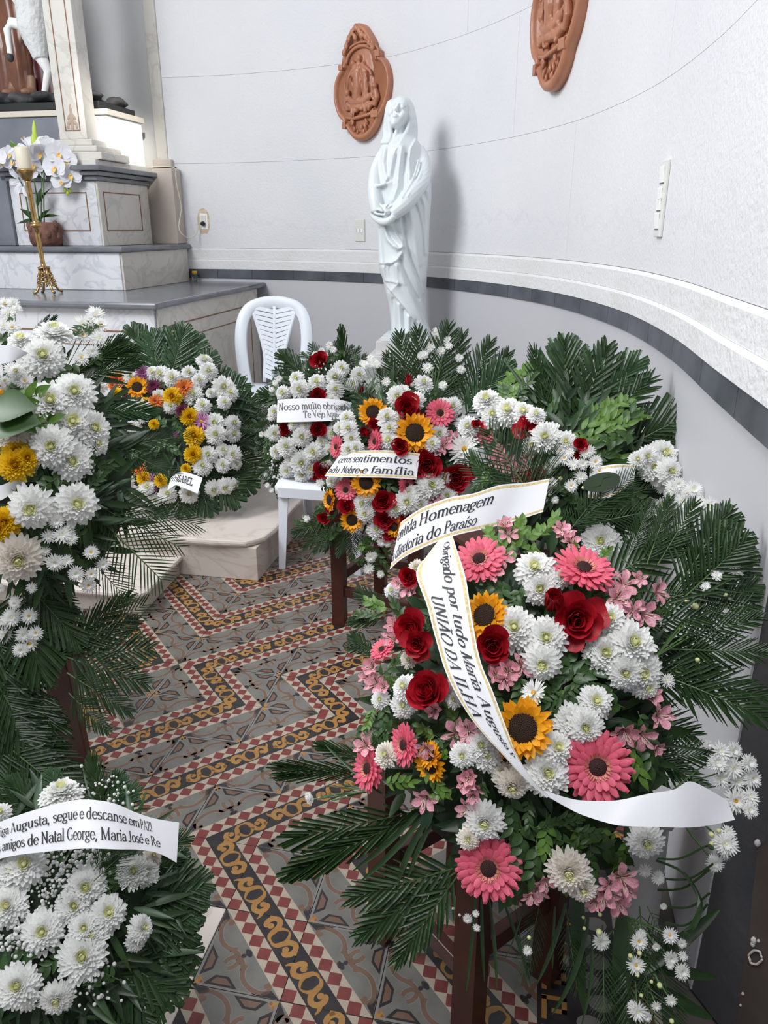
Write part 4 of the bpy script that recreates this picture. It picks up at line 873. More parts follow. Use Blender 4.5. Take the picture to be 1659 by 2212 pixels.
def frond_mesh(seed,n=18,ang0=58,ang1=22,ml=.42,wd=.030,clipr=None,mt=None,jit=4,start=.10):
    """palm frond: rachis along +Y, leaflets with half width ml; clipr trims the leaflet tips to a rounded outline"""
    r=random.Random(seed); m=MB(); P=[V3((0,t,.10*t*(1-t)*1.2)) for t in[i/8 for i in range(9)]]; m.tube(P,[.013-.009*i/8 for i in range(9)],5,1)
    for i in range(n):
        t=start+(1-start)*i/(n-1)
        for sg in(-1,1):
            a=R(lerp(ang0,ang1,t)+r.uniform(-jit,jit)); L=ml*(.55+.45*math.sin(PI*min(1,.25+.70*t)))*r.uniform(.92,1.06)*(1.05-.45*t**3)
            b_=cat(P,t); dz=r.uniform(.02,.30)
            if clipr: 
                L=min(L*1.3,max(.06,clipr*math.sqrt(max(0.02,1-((t-.45)/.62)**2))*r.uniform(.97,1.03)/max(.3,math.sin(a))))
            d=V3((sg*math.sin(a),math.cos(a),dz)).normalized(); s=d.cross(V3((0,0,1))).normalized(); rows=[]
            for k in range(6):
                q=k/5; w=wd*.5*((.5+.5*min(1,q*4)) if clipr else math.sin(PI*(.14+.82*q))**.7); dr=r.uniform(.10,.2)*L*q*q if k else 0
                c=b_+d*(L*q)-V3((0,0,dr)); rows.append([c-s*w+V3((0,0,w*.55)),c,c+s*w+V3((0,0,w*.55))])
            m.grid(rows,0)
    return m.mesh('palm_frond',mt or [mPalm,mStem],False)
FRO=[frond_mesh(1),frond_mesh(2,20,50,20,.38,.026),frond_mesh(3,16,62,25,.46,.034),frond_mesh(4,20,46,16,.4,.030,.26),frond_mesh(5,18,52,18,.4,.034,.30),frond_mesh(6,15,40,14,.4,.042,.24)]
FROB=[frond_mesh(10,13,52,20,.46,.048),frond_mesh(11,14,46,18,.42,.052,.30),frond_mesh(12,12,56,22,.44,.045,.30)]
FROT=[frond_mesh(7,19,60,34,.46,.016,jit=3),frond_mesh(8,17,56,30,.40,.015,jit=3)]      # thin leaflets
FROL=[frond_mesh(9,19,50,20,.4,.034,.28,[mPalmL,mStem])]
def blade_mesh(seed,bend=.25,wd=.07):
    r=random.Random(seed); m=MB(); rows=[]
    for i in range(11):
        t=i/10; w=wd*.5*(math.sin(PI*(.12+.86*t))**.6); x=bend*.4*t*t; z=-.18*t*t; rows.append([(x-w,t,z+w*.5),(x,t,z),(x+w,t,z+w*.5)])
    m.grid(rows,0); return m.mesh('blade_leaf',[mPalm],True)
BLA=[blade_mesh(1),blade_mesh(2,-.3,.09),blade_mesh(3,.5,.05),blade_mesh(4,0,.16)]

# ---------------------------------------------------------------- wreaths
def frameM(p,Z,ydir,sc,sx=1.):
    Z=V3(Z).normalized(); Y=V3(ydir); Y=(Y-Z*Y.dot(Z)).normalized(); X=Y.cross(Z)
    return Matrix(((X.x*sc*sx,Y.x*sc,Z.x*sc,p.x),(X.y*sc*sx,Y.y*sc,Z.y*sc,p.y),(X.z*sc*sx,Y.z*sc,Z.z*sc,p.z),(0,0,0,1)))
class Wreath:
    def __init__(s,label,cu,cv,depth,N,ru,rv,H,base,seed,crop='A',group='funeral wreaths'):
        s.c=pd(cu,cv,depth); s.N=V3(N).normalized(); s.R=(V3((0,0,1)).cross(s.N)).normalized(); s.U=s.N.cross(s.R)
        k=depth/F_; s.ru,s.rv,s.H=ru*k,rv*k,H; s.r=random.Random(seed); s.cp=crop
        s.t=wthing('funeral_wreath',label,'wreath',base)
    def surf(s,u,v,off=0.,plane=None):
        d=ray(u,v); h=s.H if plane is None else plane; p=None
        for k in range(7):
            o=s.c+s.N*(h+off); t=(o-CO).dot(s.N)/d.dot(s.N); p=CO+d*t
            if plane is not None: break
            a=(p-s.c).dot(s.R)/s.ru; b=(p-s.c).dot(s.U)/s.rv; h=.5*h+.5*s.H*max(-.25,1-(a*a+b*b))
        lim=wallx(p.y)-.035
        if p.x>lim and p.y<5.2:
            t2=t
            for k in range(60):
                t2*=.985; q=CO+d*t2
                if q.x<wallx(q.y)-.035: p=q; break
        return p
    def nor(s,p):
        a=(p-s.c).dot(s.R)/s.ru; b=(p-s.c).dot(s.U)/s.rv; k=2.0*s.H
        return (s.N+s.R*(a*k/s.ru*.55)+s.U*(b*k/s.rv*.55)).normalized()
    def px(s,u,v): return cr(s.cp,u,v)
    def put(s,name,meshes,lst,disc=None,lift=.03,jit=.25,sc=.56,plane=None):
        for e in lst:
            u,v=s.px(e[0],e[1]); d=e[2]*CR[s.cp][2]; p=s.surf(u,v,lift*s.r.uniform(.4,1.3),plane)
            dep=(p-CO).dot(V3((0,math.cos(TH),-math.sin(TH)))); rad=d*dep/F_*sc
            n=s.nor(p); n=(n+s.R*s.r.uniform(-jit,jit)+s.U*s.r.uniform(-jit,jit)); tc=(CO-p).normalized(); n=(n.normalized()*.65+tc*.5)
            if len(e)>3: n=n+s.R*e[3]+s.U*e[4]
            M=frameM(p,n,s.U*math.cos(s.r.random()*6.28)+s.R*math.sin(s.r.random()*6.28),rad)
            o=link(name,s.r.choice(meshes),s.t,M)
            if disc: link('flower_disc',disc,o)
    def fronds(s,meshes,lst,name='palm_frond',plane=-.01,nj=.2,wide=1.,lift=0.):
        for e in lst:
            a=s.surf(*s.px(e[0],e[1]),0,plane) ; b=s.surf(*s.px(e[2],e[3]),0,(plane if plane is not None else 0)+(e[5] if len(e)>5 else 0))
            n=s.N+s.R*s.r.uniform(-nj,nj)+s.U*s.r.uniform(-nj,nj)+(CO-a).normalized()*.4; L=(b-a).length
            link(name,s.r.choice(meshes),s.t,frameM(a+s.N*lift,n,b-a,L,(e[4] if len(e)>4 and e[4] else 1.)*wide))
    def sprigs(s,meshes,lst,size=110,lift=.015,plane=None,ang=None):
        for e in lst:
            u,v=s.px(e[0],e[1]); p=s.surf(u,v,lift,plane); dep=(p-CO).dot(V3((0,math.cos(TH),-math.sin(TH)))); L=(e[2] if len(e)>2 else size)*CR[s.cp][2]*dep/F_
            a=R(e[3]) if len(e)>3 else s.r.uniform(0,6.28); dr=s.R*math.cos(a)+s.U*math.sin(a)+s.N*s.r.uniform(.0,.35)
            n=s.nor(p)+s.R*s.r.uniform(-.3,.3)+s.U*s.r.uniform(-.3,.3); link('leaf_sprig',s.r.choice(meshes),s.t,frameM(p-dr.normalized()*L*.5,n,dr,L))
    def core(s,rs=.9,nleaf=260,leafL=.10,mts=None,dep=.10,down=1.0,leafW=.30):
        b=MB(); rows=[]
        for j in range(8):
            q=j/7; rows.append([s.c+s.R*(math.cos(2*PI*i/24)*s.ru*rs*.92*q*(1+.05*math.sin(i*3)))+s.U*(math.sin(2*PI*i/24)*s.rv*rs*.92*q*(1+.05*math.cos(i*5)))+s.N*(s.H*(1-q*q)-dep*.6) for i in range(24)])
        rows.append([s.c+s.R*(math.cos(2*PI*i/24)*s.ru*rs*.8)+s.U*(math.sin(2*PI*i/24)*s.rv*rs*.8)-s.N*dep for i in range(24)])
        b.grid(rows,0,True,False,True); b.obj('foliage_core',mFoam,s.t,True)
        b=MB()
        for i in range(nleaf):
            a=s.r.uniform(0,6.28); q=math.sqrt(s.r.random())*.93; p=s.c+s.R*(math.cos(a)*s.ru*rs*q)+s.U*(math.sin(a)*s.rv*rs*q)+s.N*(s.H*(1-q*q)-s.r.uniform(.012,.05))
            if p.x>wallx(p.y)-.04 or p.z<.03: continue
            t=s.r.uniform(-1.2,1.2)+a; d=s.R*math.cos(t)+s.U*math.sin(t)+s.N*s.r.uniform(-.15,.3); L=leafL*.62*s.r.uniform(.6,1.25)
            leaf_into(b,p,d,s.N+s.R*s.r.uniform(-.6,.6)+s.U*s.r.uniform(-.6,.6),L,L*leafW*s.r.uniform(.7,1.2),s.r.choice([0,0,0,1,2]),.3,s.r.uniform(0,.4),4)
        stuff(b.obj('leaf_filler',mts or [mPalm,mLeaf,mPalmL],s.t,True))
    def stems(s,pts,root,name='spray_stems',rad=.0016):
        b=MB(); r0=s.surf(*s.px(*root),-.02)
        for e in pts:
            p=s.surf(*s.px(e[0],e[1]),.0); mid=(p+r0)*.5+s.N*-.01+s.R*s.r.uniform(-.01,.01); b.tube([r0,lerp(mid,p,.2),p],rad,4)
        b.obj(name,mStem,s.t)
    def breath(s,areas,n=60,rad=.004):
        b=MB()
        for x,y,sp in areas:
            for i in range(n):
                u,v=s.px(x+s.r.gauss(0,sp*.5),y+s.r.gauss(0,sp*.5)); p=s.surf(u,v,s.r.uniform(.0,.035)); k=rad*s.r.uniform(.45,1.)
                b.ell(p,(k,k,k),6,4,0); 
                if i%3==0: b.tube([p,p-s.N*.04+s.R*s.r.uniform(-.02,.02)],.0007,3,1)
        stuff(b.obj('gypsophila',[mPetW,mStem],s.t,True))
    def ribbon(s,top,bot,hs,texts,gold=True,crop=None,name='ribbon',gap=None,back=None):
        cp=crop or s.cp; n=len(top)
        hs=hs if hasattr(hs,'__len__') else [hs]*n; W3=lambda q,h: s.surf(*cr(cp,*q),0,s.H+h)
        TP=[W3(q,h) for q,h in zip(top,hs)]; BP=[W3(q,h) for q,h in zip(bot,hs)]
        def pos(x,t): a=cat(BP,x); return a+(cat(TP,x)-a)*t
        def nrm(x,t):
            d=pos(min(x+.01,1),t)-pos(max(x-.01,0),t); e=pos(x,1)-pos(x,0); q=d.cross(e).normalized()
            return q if q.dot(CO-pos(x,t))>0 else -q
        bands=[(0,0),(.035,0),(.035,1),(.10,1),(.10,0),(.90,0),(.90,1),(.965,1),(.965,0),(1,0)] if gold else [(0,0),(.5,0),(1,0)]
        ts=[b_[0] for b_ in bands]; N=60; b=MB()
        cuts=[(0,.035,0),(.035,.10,1),(.10,.90,0),(.90,.965,1),(.965,1,0)] if gold else [(0,1,0)]
        for lo,hi,mi in cuts:
            b.grid([[pos(i/N,lerp(lo,hi,k/2)) for k in range(3)] for i in range(N+1)],mi)
            b.grid([[pos(i/N,lerp(lo,hi,k/2))-nrm(i/N,.5)*.0012 for k in range(3)] for i in range(N+1)],mi)
        o=b.obj(name,[mRib,mGold],s.t,True); 
        for tx in texts:
            string,x0,x1,t0,t1=tx[:5]; q=tx[5] if len(tx)>5 else {}
            polys,wid=layout(string,q.get('bold',1.),q.get('sans',False)); m=MB()
            for P in polys:
                pts=[]
                for gx,gy in P:
                    xx=gx/wid
                    x=lerp(x0,x1,xx); t=lerp(t0,t1,gy); pts.append(pos(x,t)+nrm(x,t)*.0016)
                m.face(pts)
            m.obj('lettering',q.get('mat',mInk),o)
        return o

# ---------------------------------------------------------------- serif lettering drawn with a broad pen
def A_(cx,cy,rx,ry,a0,a1,n=14): return [(cx+rx*math.cos(R(lerp(a0,a1,i/n))),cy+ry*math.sin(R(lerp(a0,a1,i/n)))) for i in range(n+1)]
def Ln(*p):
    o=[]
    for (x0,y0),(x1,y1) in zip(p[:-1],p[1:]): o+=[(lerp(x0,x1,k/4),lerp(y0,y1,k/4)) for k in range(4)]
    return o+[p[-1]]
def sf(x,y,w=.12): return Ln((x-w,y),(x+w,y))
X_=.64
GL={
'a':(.50,[A_(.24,.42,.17,.20,160,0)+[(.41,.10),(.46,.03),(.52,.04)],A_(.23,.18,.18,.17,60,380,16)]),
'b':(.56,[Ln((.13,1.),(.13,.02)),A_(.29,.32,.20,.32,150,-160),sf(.09,.98,.05)]),
'c':(.47,[A_(.27,.32,.21,.31,50,320,18)]),
'd':(.58,[Ln((.43,1.),(.43,.02),(.52,.02)),A_(.26,.32,.20,.32,30,330,18),sf(.39,.98,.05)]),
'e':(.48,[A_(.26,.32,.21,.31,5,320,20),Ln((.06,.35),(.46,.35))]),
'f':(.34,[A_(.28,.80,.14,.18,40,180,8)+[(.14,.4),(.14,.02)],Ln((.02,X_),(.30,X_)),sf(.14,.015)]),
'g':(.54,[A_(.25,.42,.18,.20,0,360,18),A_(.25,-.10,.21,.13,0,360,18),Ln((.16,.25),(.12,.12),(.24,.05)),Ln((.40,.58),(.52,.64))]),
'i':(.28,[Ln((.14,X_),(.14,.02)),sf(.14,.015,.11),sf(.09,.62,.05),A_(.14,.88,.035,.035,0,360,8)]),
'í':(.28,[Ln((.14,X_),(.14,.02)),sf(.14,.015,.11),sf(.09,.62,.05),Ln((.12,.80),(.24,.98))]),
'j':(.26,[Ln((.15,X_),(.15,0))+A_(.05,-.05,.10,.16,0,-110,6),sf(.10,.62,.05),A_(.14,.88,.035,.035,0,360,8)]),
'l':(.28,[Ln((.14,1.),(.14,.02)),sf(.14,.015,.11),sf(.09,.98,.05)]),
'm':(.88,[Ln((.14,X_),(.14,.02)),A_(.29,.40,.15,.23,170,0,8)+Ln((.44,.40),(.44,.02)),A_(.59,.40,.15,.23,170,0,8)+Ln((.74,.40),(.74,.02)),sf(.14,.015,.09),sf(.44,.015,.09),sf(.74,.015,.09),sf(.09,.62,.05)]),
'n':(.60,[Ln((.14,X_),(.14,.02)),A_(.30,.40,.15,.23,170,0,8)+Ln((.45,.40),(.45,.02)),sf(.14,.015,.10),sf(.45,.015,.10),sf(.09,.62,.05)]),
'o':(.54,[A_(.27,.32,.21,.31,0,360,22)]),
'p':(.57,[Ln((.13,X_),(.13,-.30)),A_(.29,.32,.20,.31,150,-150,18),sf(.13,-.31,.11),sf(.09,.62,.05)]),
'q':(.57,[Ln((.43,X_),(.43,-.30)),A_(.26,.32,.20,.31,30,330,18),sf(.43,-.31,.11)]),
'r':(.40,[Ln((.14,X_),(.14,.02)),A_(.30,.46,.15,.16,165,50,6),sf(.15,.015,.11),sf(.09,.62,.05)]),
's':(.42,[A_(.21,.48,.14,.15,30,230,10)+A_(.21,.16,.15,.16,70,-150,12)]),
't':(.34,[Ln((.14,.86),(.14,.10))+A_(.23,.10,.09,.10,180,320,5),Ln((.02,X_),(.30,X_))]),
'u':(.60,[Ln((.13,X_),(.13,.2))+A_(.28,.20,.15,.19,180,340,8),Ln((.45,X_),(.45,.02),(.54,.02)),sf(.08,.62,.05),sf(.40,.62,.05)]),
'é':(.48,[A_(.26,.32,.21,.31,5,320,20),Ln((.06,.35),(.46,.35)),Ln((.24,.76),(.38,.96))]),
',':(.24,[Ln((.12,.06),(.12,-.02),(.06,-.16))]),'!':(.28,[Ln((.14,1),(.14,.28)),A_(.14,.05,.035,.035,0,360,8)]),' ':(.26,[]),
'A':(.74,[Ln((.36,1.),(.10,.02)),Ln((.36,1.),(.62,.02)),Ln((.20,.34),(.52,.34)),sf(.10,.015,.10),sf(.62,.015,.11)]),
'Ã':(.74,[Ln((.36,1.),(.10,.02)),Ln((.36,1.),(.62,.02)),Ln((.20,.34),(.52,.34)),sf(.10,.015,.10),sf(.62,.015,.11),[(.2,1.12),(.28,1.18),(.36,1.14),(.44,1.10),(.53,1.17)]]),
'B':(.66,[Ln((.16,1.),(.16,.02)),Ln((.05,.98),(.32,.98))+A_(.32,.75,.18,.23,90,-90,10)+Ln((.32,.52),(.16,.52)),Ln((.32,.52),(.34,.52))+A_(.34,.27,.22,.25,90,-90,10)+Ln((.34,.02),(.05,.02))]),
'D':(.74,[Ln((.16,1.),(.16,.02)),Ln((.05,.98),(.30,.98))+A_(.30,.50,.35,.48,90,-90,16)+Ln((.30,.02),(.05,.02))]),
'E':(.64,[Ln((.16,1.),(.16,.02)),Ln((.05,.98),(.54,.98),(.54,.82)),Ln((.16,.51),(.42,.51)),Ln((.05,.02),(.56,.02),(.58,.2))]),
'G':(.76,[A_(.38,.50,.31,.49,50,300,20)+[(.62,.12),(.62,.40)],sf(.60,.42,.12)]),
'H':(.80,[Ln((.17,1.),(.17,.02)),Ln((.61,1.),(.61,.02)),Ln((.17,.52),(.61,.52)),sf(.17,.985),sf(.17,.015),sf(.61,.985),sf(.61,.015)]),
'I':(.38,[Ln((.19,1.),(.19,.02)),sf(.19,.985),sf(.19,.015)]),
'J':(.44,[Ln((.26,1.),(.26,.18))+A_(.13,.16,.13,.17,0,-160,8),sf(.26,.985)]),
'L':(.62,[Ln((.17,1.),(.17,.02)),sf(.17,.985),Ln((.05,.02),(.54,.02),(.57,.24))]),
'M':(.94,[Ln((.15,1.),(.15,.02)),Ln((.15,1.),(.45,.05)),Ln((.45,.05),(.76,1.)),Ln((.76,1.),(.76,.02)),sf(.10,.985,.08),sf(.15,.015),sf(.80,.985,.08),sf(.76,.015)]),
'N':(.80,[Ln((.16,1.),(.16,.02)),Ln((.16,1.),(.62,.03)),Ln((.62,1.),(.62,.03)),sf(.11,.985,.08),sf(.16,.015,.10),sf(.62,.985,.11)]),
'O':(.78,[A_(.39,.50,.32,.49,0,360,28)]),
'P':(.62,[Ln((.16,1.),(.16,.02)),Ln((.05,.98),(.30,.98))+A_(.30,.72,.22,.26,90,-90,12)+Ln((.30,.46),(.16,.46)),sf(.16,.015)]),
'R':(.72,[Ln((.16,1.),(.16,.02)),Ln((.05,.98),(.30,.98))+A_(.30,.74,.20,.24,90,-90,12)+Ln((.30,.50),(.16,.50)),Ln((.32,.50),(.60,.03),(.70,.02)),sf(.16,.015)]),
'S':(.56,[A_(.28,.74,.19,.24,40,240,12)+A_(.28,.26,.21,.26,70,-150,14)]),
'T':(.66,[Ln((.33,1.),(.33,.02)),Ln((.06,.78),(.06,.98),(.60,.98),(.60,.78)),sf(.33,.015)]),
'U':(.78,[Ln((.17,1.),(.17,.3))+A_(.39,.28,.22,.28,180,360,12)+Ln((.61,.3),(.61,1.)),sf(.17,.985),sf(.61,.985,.11)]),
'V':(.72,[Ln((.10,1.),(.37,.02)),Ln((.37,.02),(.62,1.)),sf(.10,.985),sf(.62,.985,.1)]),
'Z':(.64,[Ln((.08,.82),(.08,.98),(.54,.98)),Ln((.54,.98),(.07,.02)),Ln((.07,.02),(.56,.02),(.57,.2))])}
def layout(string,bold=1.,sans=False):
    out=[]; x=0.
    for ch in string:
        adv,st=GL[ch]
        for s in st:
            up=ch in'AVM'
            for (x0,y0),(x1,y1) in zip(s[:-1],s[1:]):
                dx,dy=x1-x0,y1-y0; l=math.hypot(dx,dy)
                if l<1e-6: continue
                w=(.020+.040*abs(dy)/l)*bold if not sans else .05*bold
                if up and dx*dy>0: w=.026*bold
                ex,ey=dx/l*w*.35,dy/l*w*.35; px,py=-dy/l*w,dx/l*w
                out.append([(x+x0-ex+px,y0-ey+py),(x+x0-ex-px,y0-ey-py),(x+x1+ex-px,y1+ey-py),(x+x1+ex+px,y1+ey+py)])
        x+=adv
    return out,x

# ================================================================ W2: coloured wreath lying on the platform
w=Wreath('round wreath of mixed yellow, orange, purple and white chrysanthemums on the marble platform',385,915,4.0,(.10,-.80,.58),172,182,.10,(-1.1,3.9,.207),21)
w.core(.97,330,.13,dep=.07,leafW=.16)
w.fronds(FRO[3:]+FROL,[(960,600,800,330,1.1),(960,600,905,360,1.2),(980,600,1000,335,1.2),(1020,600,1095,335,1.2),(1060,600,1180,370,1.2),(1150,650,1260,460,1.2),(1200,700,1370,560,1.3),(1230,780,1450,640,1.4),(1250,820,1510,740,1.4),(1260,900,1535,850,1.4),(1260,960,1530,970,1.4),(1260,1020,1530,1110,1.4),(1240,1100,1500,1240,1.4),(1200,1150,1420,1330,1.4),(1130,1180,1260,1380,1.4),(1060,1180,1100,1400,1.4),(960,1180,950,1400,1.3),(1350,1130,1510,1190,1.3),(1300,1180,1380,1340,1.3),(1420,900,1535,910,1.3),(700,640,600,560,1.1),(680,1180,560,1300,1.1)],plane=.0)
w.put('chrysanthemum',MUM,[(960,580,115),(910,570,90),(1030,600,110),(1130,570,90),(1220,500,95,0,.3),(1245,560,110),(1190,615,85),(1150,700,120),(1210,765,100),(1335,660,140),(1375,690,100),(1260,690,60),(1340,745,85),(1280,870,120),(1290,935,120),(1390,870,100,.5,0),(1390,935,100,.5,0),(1330,1030,90),(1390,1055,105),(1240,1060,110),(1210,1125,115),(1330,1120,90),(1410,1110,75,.6,0),(1280,1262,110,0,-.6),(1345,1250,110,0,-.6),(1395,1240,85,.3,-.6),(1020,765,95),(860,780,110),(790,765,85),(700,765,105),(840,825,95),(720,935,90),(800,890,85),(655,1200,95),(760,1215,85),(800,1290,85),(700,1320,105),(880,1250,95),(1000,1290,110),(1130,1290,115),(860,1315,80),(930,1330,70),(680,410,110),(780,405,105),(740,465,115),(600,650,85),(780,590,80),(950,705,75)])
w.put('chrysanthemum',MUMY,[(700,700,85),(1030,710,110),(1130,830,105),(1160,945,120),(1155,1055,105),(870,745,60),(860,1200,85),(960,1212,75),(1110,1140,60),(760,1110,65),(920,875,60),(625,765,45)])
w.put('daisy',[DAIO],[(700,610,105),(1100,660,115),(930,740,90),(830,1140,85),(690,1030,65),(675,645,60)])
w.put('daisy',[DAIP],[(855,572,95),(700,1190,55),(730,1280,55),(920,1262,45),(720,1080,65),(1050,935,35)]); w.put('daisy',[DAIM],[(920,655,95),(1090,800,90),(740,692,60),(830,770,50)]); w.put('daisy',[DAIL],[(1205,860,110),(900,1190,50)])
w.put('sunflower',SUN,[(820,655,125)],SUND)
w.sprigs(SPR,[(880,900),(960,860),(1010,1000),(940,1000),(1060,860),(1180,800),(980,640),(890,680),(800,1050),(1260,1000),(1080,1220),(700,880),(640,1110),(1300,800),(1180,1200),(780,960)],120)
w.ribbon([(1020,1195),(1075,1160),(1140,1170),(1210,1195)],[(1000,1270),(1050,1240),(1115,1262),(1180,1290)],[.02,.03,.03,.03],[('ISABEL',.30,.78,.30,.74,{'sans':True,'bold':1.2})],False)

# ================================================================ W4: white flowers and red roses on the chair
w=Wreath('oval wreath of white chrysanthemums with red roses on the white chair',688,905,3.82,(-.02,-.90,.40),128,165,.12,(-.3,3.62,.47),22,'B')
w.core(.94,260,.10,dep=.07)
w.fronds(FRO,[(480,480,300,330,1.1),(560,420,480,270,1.),(600,420,640,260,1.),(660,430,760,290,1.),(700,460,800,330,1.),(400,520,270,420,1.1),(360,600,180,560,1.2),(340,700,170,690,1.2),(340,800,170,830,1.2),(350,900,190,960,1.3),(370,1000,210,1090,1.3),(400,1040,300,1170,1.2),(300,760,150,760,1.1),(330,940,180,1030,1.2),(680,470,660,190,.5),(300,640,160,620,1.1),(330,860,160,890,1.1),(520,400,420,320,1.),(620,400,720,280,1.)],plane=-.01)
w.sprigs(SPR,[(250,520),(230,560),(240,850),(240,1000),(250,1080),(300,1120),(560,340),(640,330),(750,370),(260,940),(215,900)],120)
w.put('chrysanthemum',MUM,[(390,465,95),(510,490,110),(410,530,115),(620,458,110),(655,405,95),(620,532,105),(760,442,95),(310,552,95),(840,512,90),(720,500,85),(600,600,85),(260,662,85),(260,790,95),(420,812,115),(330,872,115),(272,902,85),(490,902,125),(420,965,135),(600,790,95),(640,742,95),(700,790,95),(330,1012,95),(590,890,95),(680,832,95),(370,742,70),(540,842,75),(440,742,75),(420,1042,90),(560,962,85),(745,852,85),(650,682,65),(470,1000,90),(360,950,90),(640,960,90),(380,700,80),(480,640,80)])
w.put('rose',ROS[:2],[(530,358,115),(515,565,110),(320,770,100),(515,765,115),(545,1012,120),(790,560,105),(500,1035,80)],sc=.55)
w.put('daisy',DAI,[(500,320,40),(540,300,42),(585,265,45),(610,292,40),(560,325,38),(210,795,38),(180,797,34),(240,692,55),(262,490,38),(240,530,36),(285,465,40),(215,1100,32),(240,1130,32),(290,1100,36),(205,1040,30),(530,1085,50),(470,1040,45),(300,1070,35)])
w.breath([(540,390,70),(560,970,90),(540,920,60),(440,860,70),(620,860,70),(300,830,60),(260,1050,70),(240,960,60)],26,.006)
w.ribbon([(275,590),(400,583),(520,581),(650,592),(735,612)],[(270,726),(400,723),(550,718),(650,715),(738,714)],[.02,.05,.06,.05,.02],[('Nosso muito obrigado da',.03,.98,.52,.84,{'mat':mGrey}),('Te Vejo Aqui',.30,.70,.17,.47,{'mat':mGrey})],False)

# ================================================================ W1: big white and yellow flowers at the left edge
w=Wreath('large wreath of big white and yellow chrysanthemums cut by the left edge of the view',95,1010,1.98,(.20,-.86,.42),240,330,.16,(-1.0,1.98,.05),23)
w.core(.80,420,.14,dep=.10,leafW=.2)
w.fronds(FROT,[(560,1400,960,1800,1.1),(690,1010,1040,1175,.7),(690,1010,1120,940,.6),(540,1330,1160,1470,.6),(540,1340,1060,1600,.9),(470,620,870,490,.5),(430,1560,760,1920,.8)],plane=.03,nj=.1); w.fronds(FROL,[(520,800,900,800,.6)],plane=.03)
w.cp='I'
w.fronds(FROT[:1]+FRO[:3],[(360,590,850,300,.8),(380,590,880,560,1.1),(380,600,860,760,1.),(400,700,770,930,1.),(350,560,760,250,.8),(410,820,640,1040,.9),(380,560,800,400,.9)],plane=-.03,nj=.12)
w.fronds(FRO[2:5]+FRO[:1],[(150,150,470,500,1.),(180,180,380,560,1.),(120,150,250,700,1.),(60,200,80,740,1.),(100,250,380,600,.9),(0,300,-60,760,1.),(200,100,440,350,1.),(120,500,20,900,1.1),(100,560,180,960,1.1),(60,760,90,1150,1.2),(200,760,340,1150,1.),(40,900,200,1300,1.2),(100,1000,330,1380,1.2),(180,1050,500,1380,.8),(0,1000,20,1450,1.2),(100,1200,350,1560,1.),(20,780,330,1000,1.),(0,560,120,800,1.2),(160,420,300,760,1.),(-60,800,150,1250,1.2),(-60,1100,120,1500,1.2)],plane=-.05,nj=.25)
w.fronds(FRO[3:5],[(60,300,350,560,1.3),(40,420,230,740,1.3),(0,500,60,860,1.4),(-40,720,150,1050,1.5),(-40,900,220,1180,1.5),(0,1050,260,1330,1.4),(60,1150,420,1420,1.2)],plane=-.03,nj=.15)
w.cp='A'
w.fronds(FRO[:2]+FRO[3:],[(460,600,800,500,.7),(440,580,720,380,.7),(250,330,330,240,.6),(200,340,290,230,.6),(430,520,780,440,.6)],plane=.02,nj=.2)
w.sprigs(SPR,[(300,620),(420,580),(240,900),(520,1120),(560,1210),(200,1180),(380,1200),(60,640),(520,900),(260,1550),(150,1300),(470,1480),(60,300),(100,420),(40,380),(520,320),(600,460),(280,1250),(560,1100)],200)
w.put('chrysanthemum',MUM,[(250,480,250,.1,.1),(325,350,220,.1,.9),(130,390,170,.0,.6),(300,750,260,0,.1),(440,690,240),(430,860,270),(545,900,210,.4,0),(310,1010,240),(425,1090,240,.1,-.1),(570,985,150,.5,-.2),(190,1370,260,0,-.2),(455,1350,250,.15,0),(100,560,90,0,0),(330,470,120,.4,.2)],jit=.12)
w.put('chrysanthemum',MUMI,[(110,1670,275,.1,-.25),(90,930,210,0,.6)],jit=.1)
w.put('chrysanthemum',MUMY,[(100,1040,160),(95,1120,190),(160,1080,140,.3,0),(30,1460,180),(0,1500,150)],jit=.2)
w.put('daisy',DAI,[(140,500,95),(70,545,95),(195,530,95),(150,620,110),(105,605,85),(30,160,95,0,.4),(80,155,80),(45,215,95),(20,285,90),(75,300,95),(100,190,70),(490,280,110),(570,225,120),(600,285,105),(495,345,110),(590,365,110),(485,480,100),(555,440,85,0,-.4),(540,300,90),(340,1450,100),(370,1535,110),(415,1510,90),(290,1545,90),(430,1560,80),(330,1700,115),(400,1690,80),(455,1765,100),(545,1640,90),(545,1770,80),(615,1712,90),(530,1835,100),(270,1630,70),(190,1850,70),(0,650,80),(30,620,80)],sc=.52)
w.cp='I'; w.put('daisy',DAI,[(70,370,120,0,.3),(175,360,100),(30,470,100),(140,470,110),(215,462,90),(180,525,120),(125,560,100),(90,285,75),(0,195,60),(20,390,80),(90,270,70)],sc=.52); w.cp='A'
w.put('sunflower',SUN,[(-30,750,170,.2,0)],SUND)
w.sprigs([SPRB[2]],[(60,740,300,20),(80,850,330,15)],300,.05)
b=MB()
for a_,c_,wd in(((-40,790),(205,760),.10),((-30,870),(230,850),.11)):
    p,q=w.surf(*w.px(*a_),.07),w.surf(*w.px(*c_),.10); leaf_into(b,p,q-p,w.N+w.U*.5,(q-p).length,wd,0,.25,.12,7)
    b.obj('broad_leaf',mLeaf,w.t,True); b=MB()
w.stems([(140,500),(70,545),(570,225),(490,280),(600,285),(340,1450),(455,1765),(615,1712),(30,160),(80,155),(590,365)],(200,900))
w.ribbon([(-120,380),(-20,400),(80,410),(170,450)],[(-120,530),(-30,520),(60,505),(120,480)],[.06,.07,.07,.05],[],False)
w.ribbon([(-90,1200),(0,1240),(120,1180),(250,1100)],[(-90,1330),(0,1330),(110,1260),(200,1190)],[-.03,-.02,-.02,-.03],[],False)

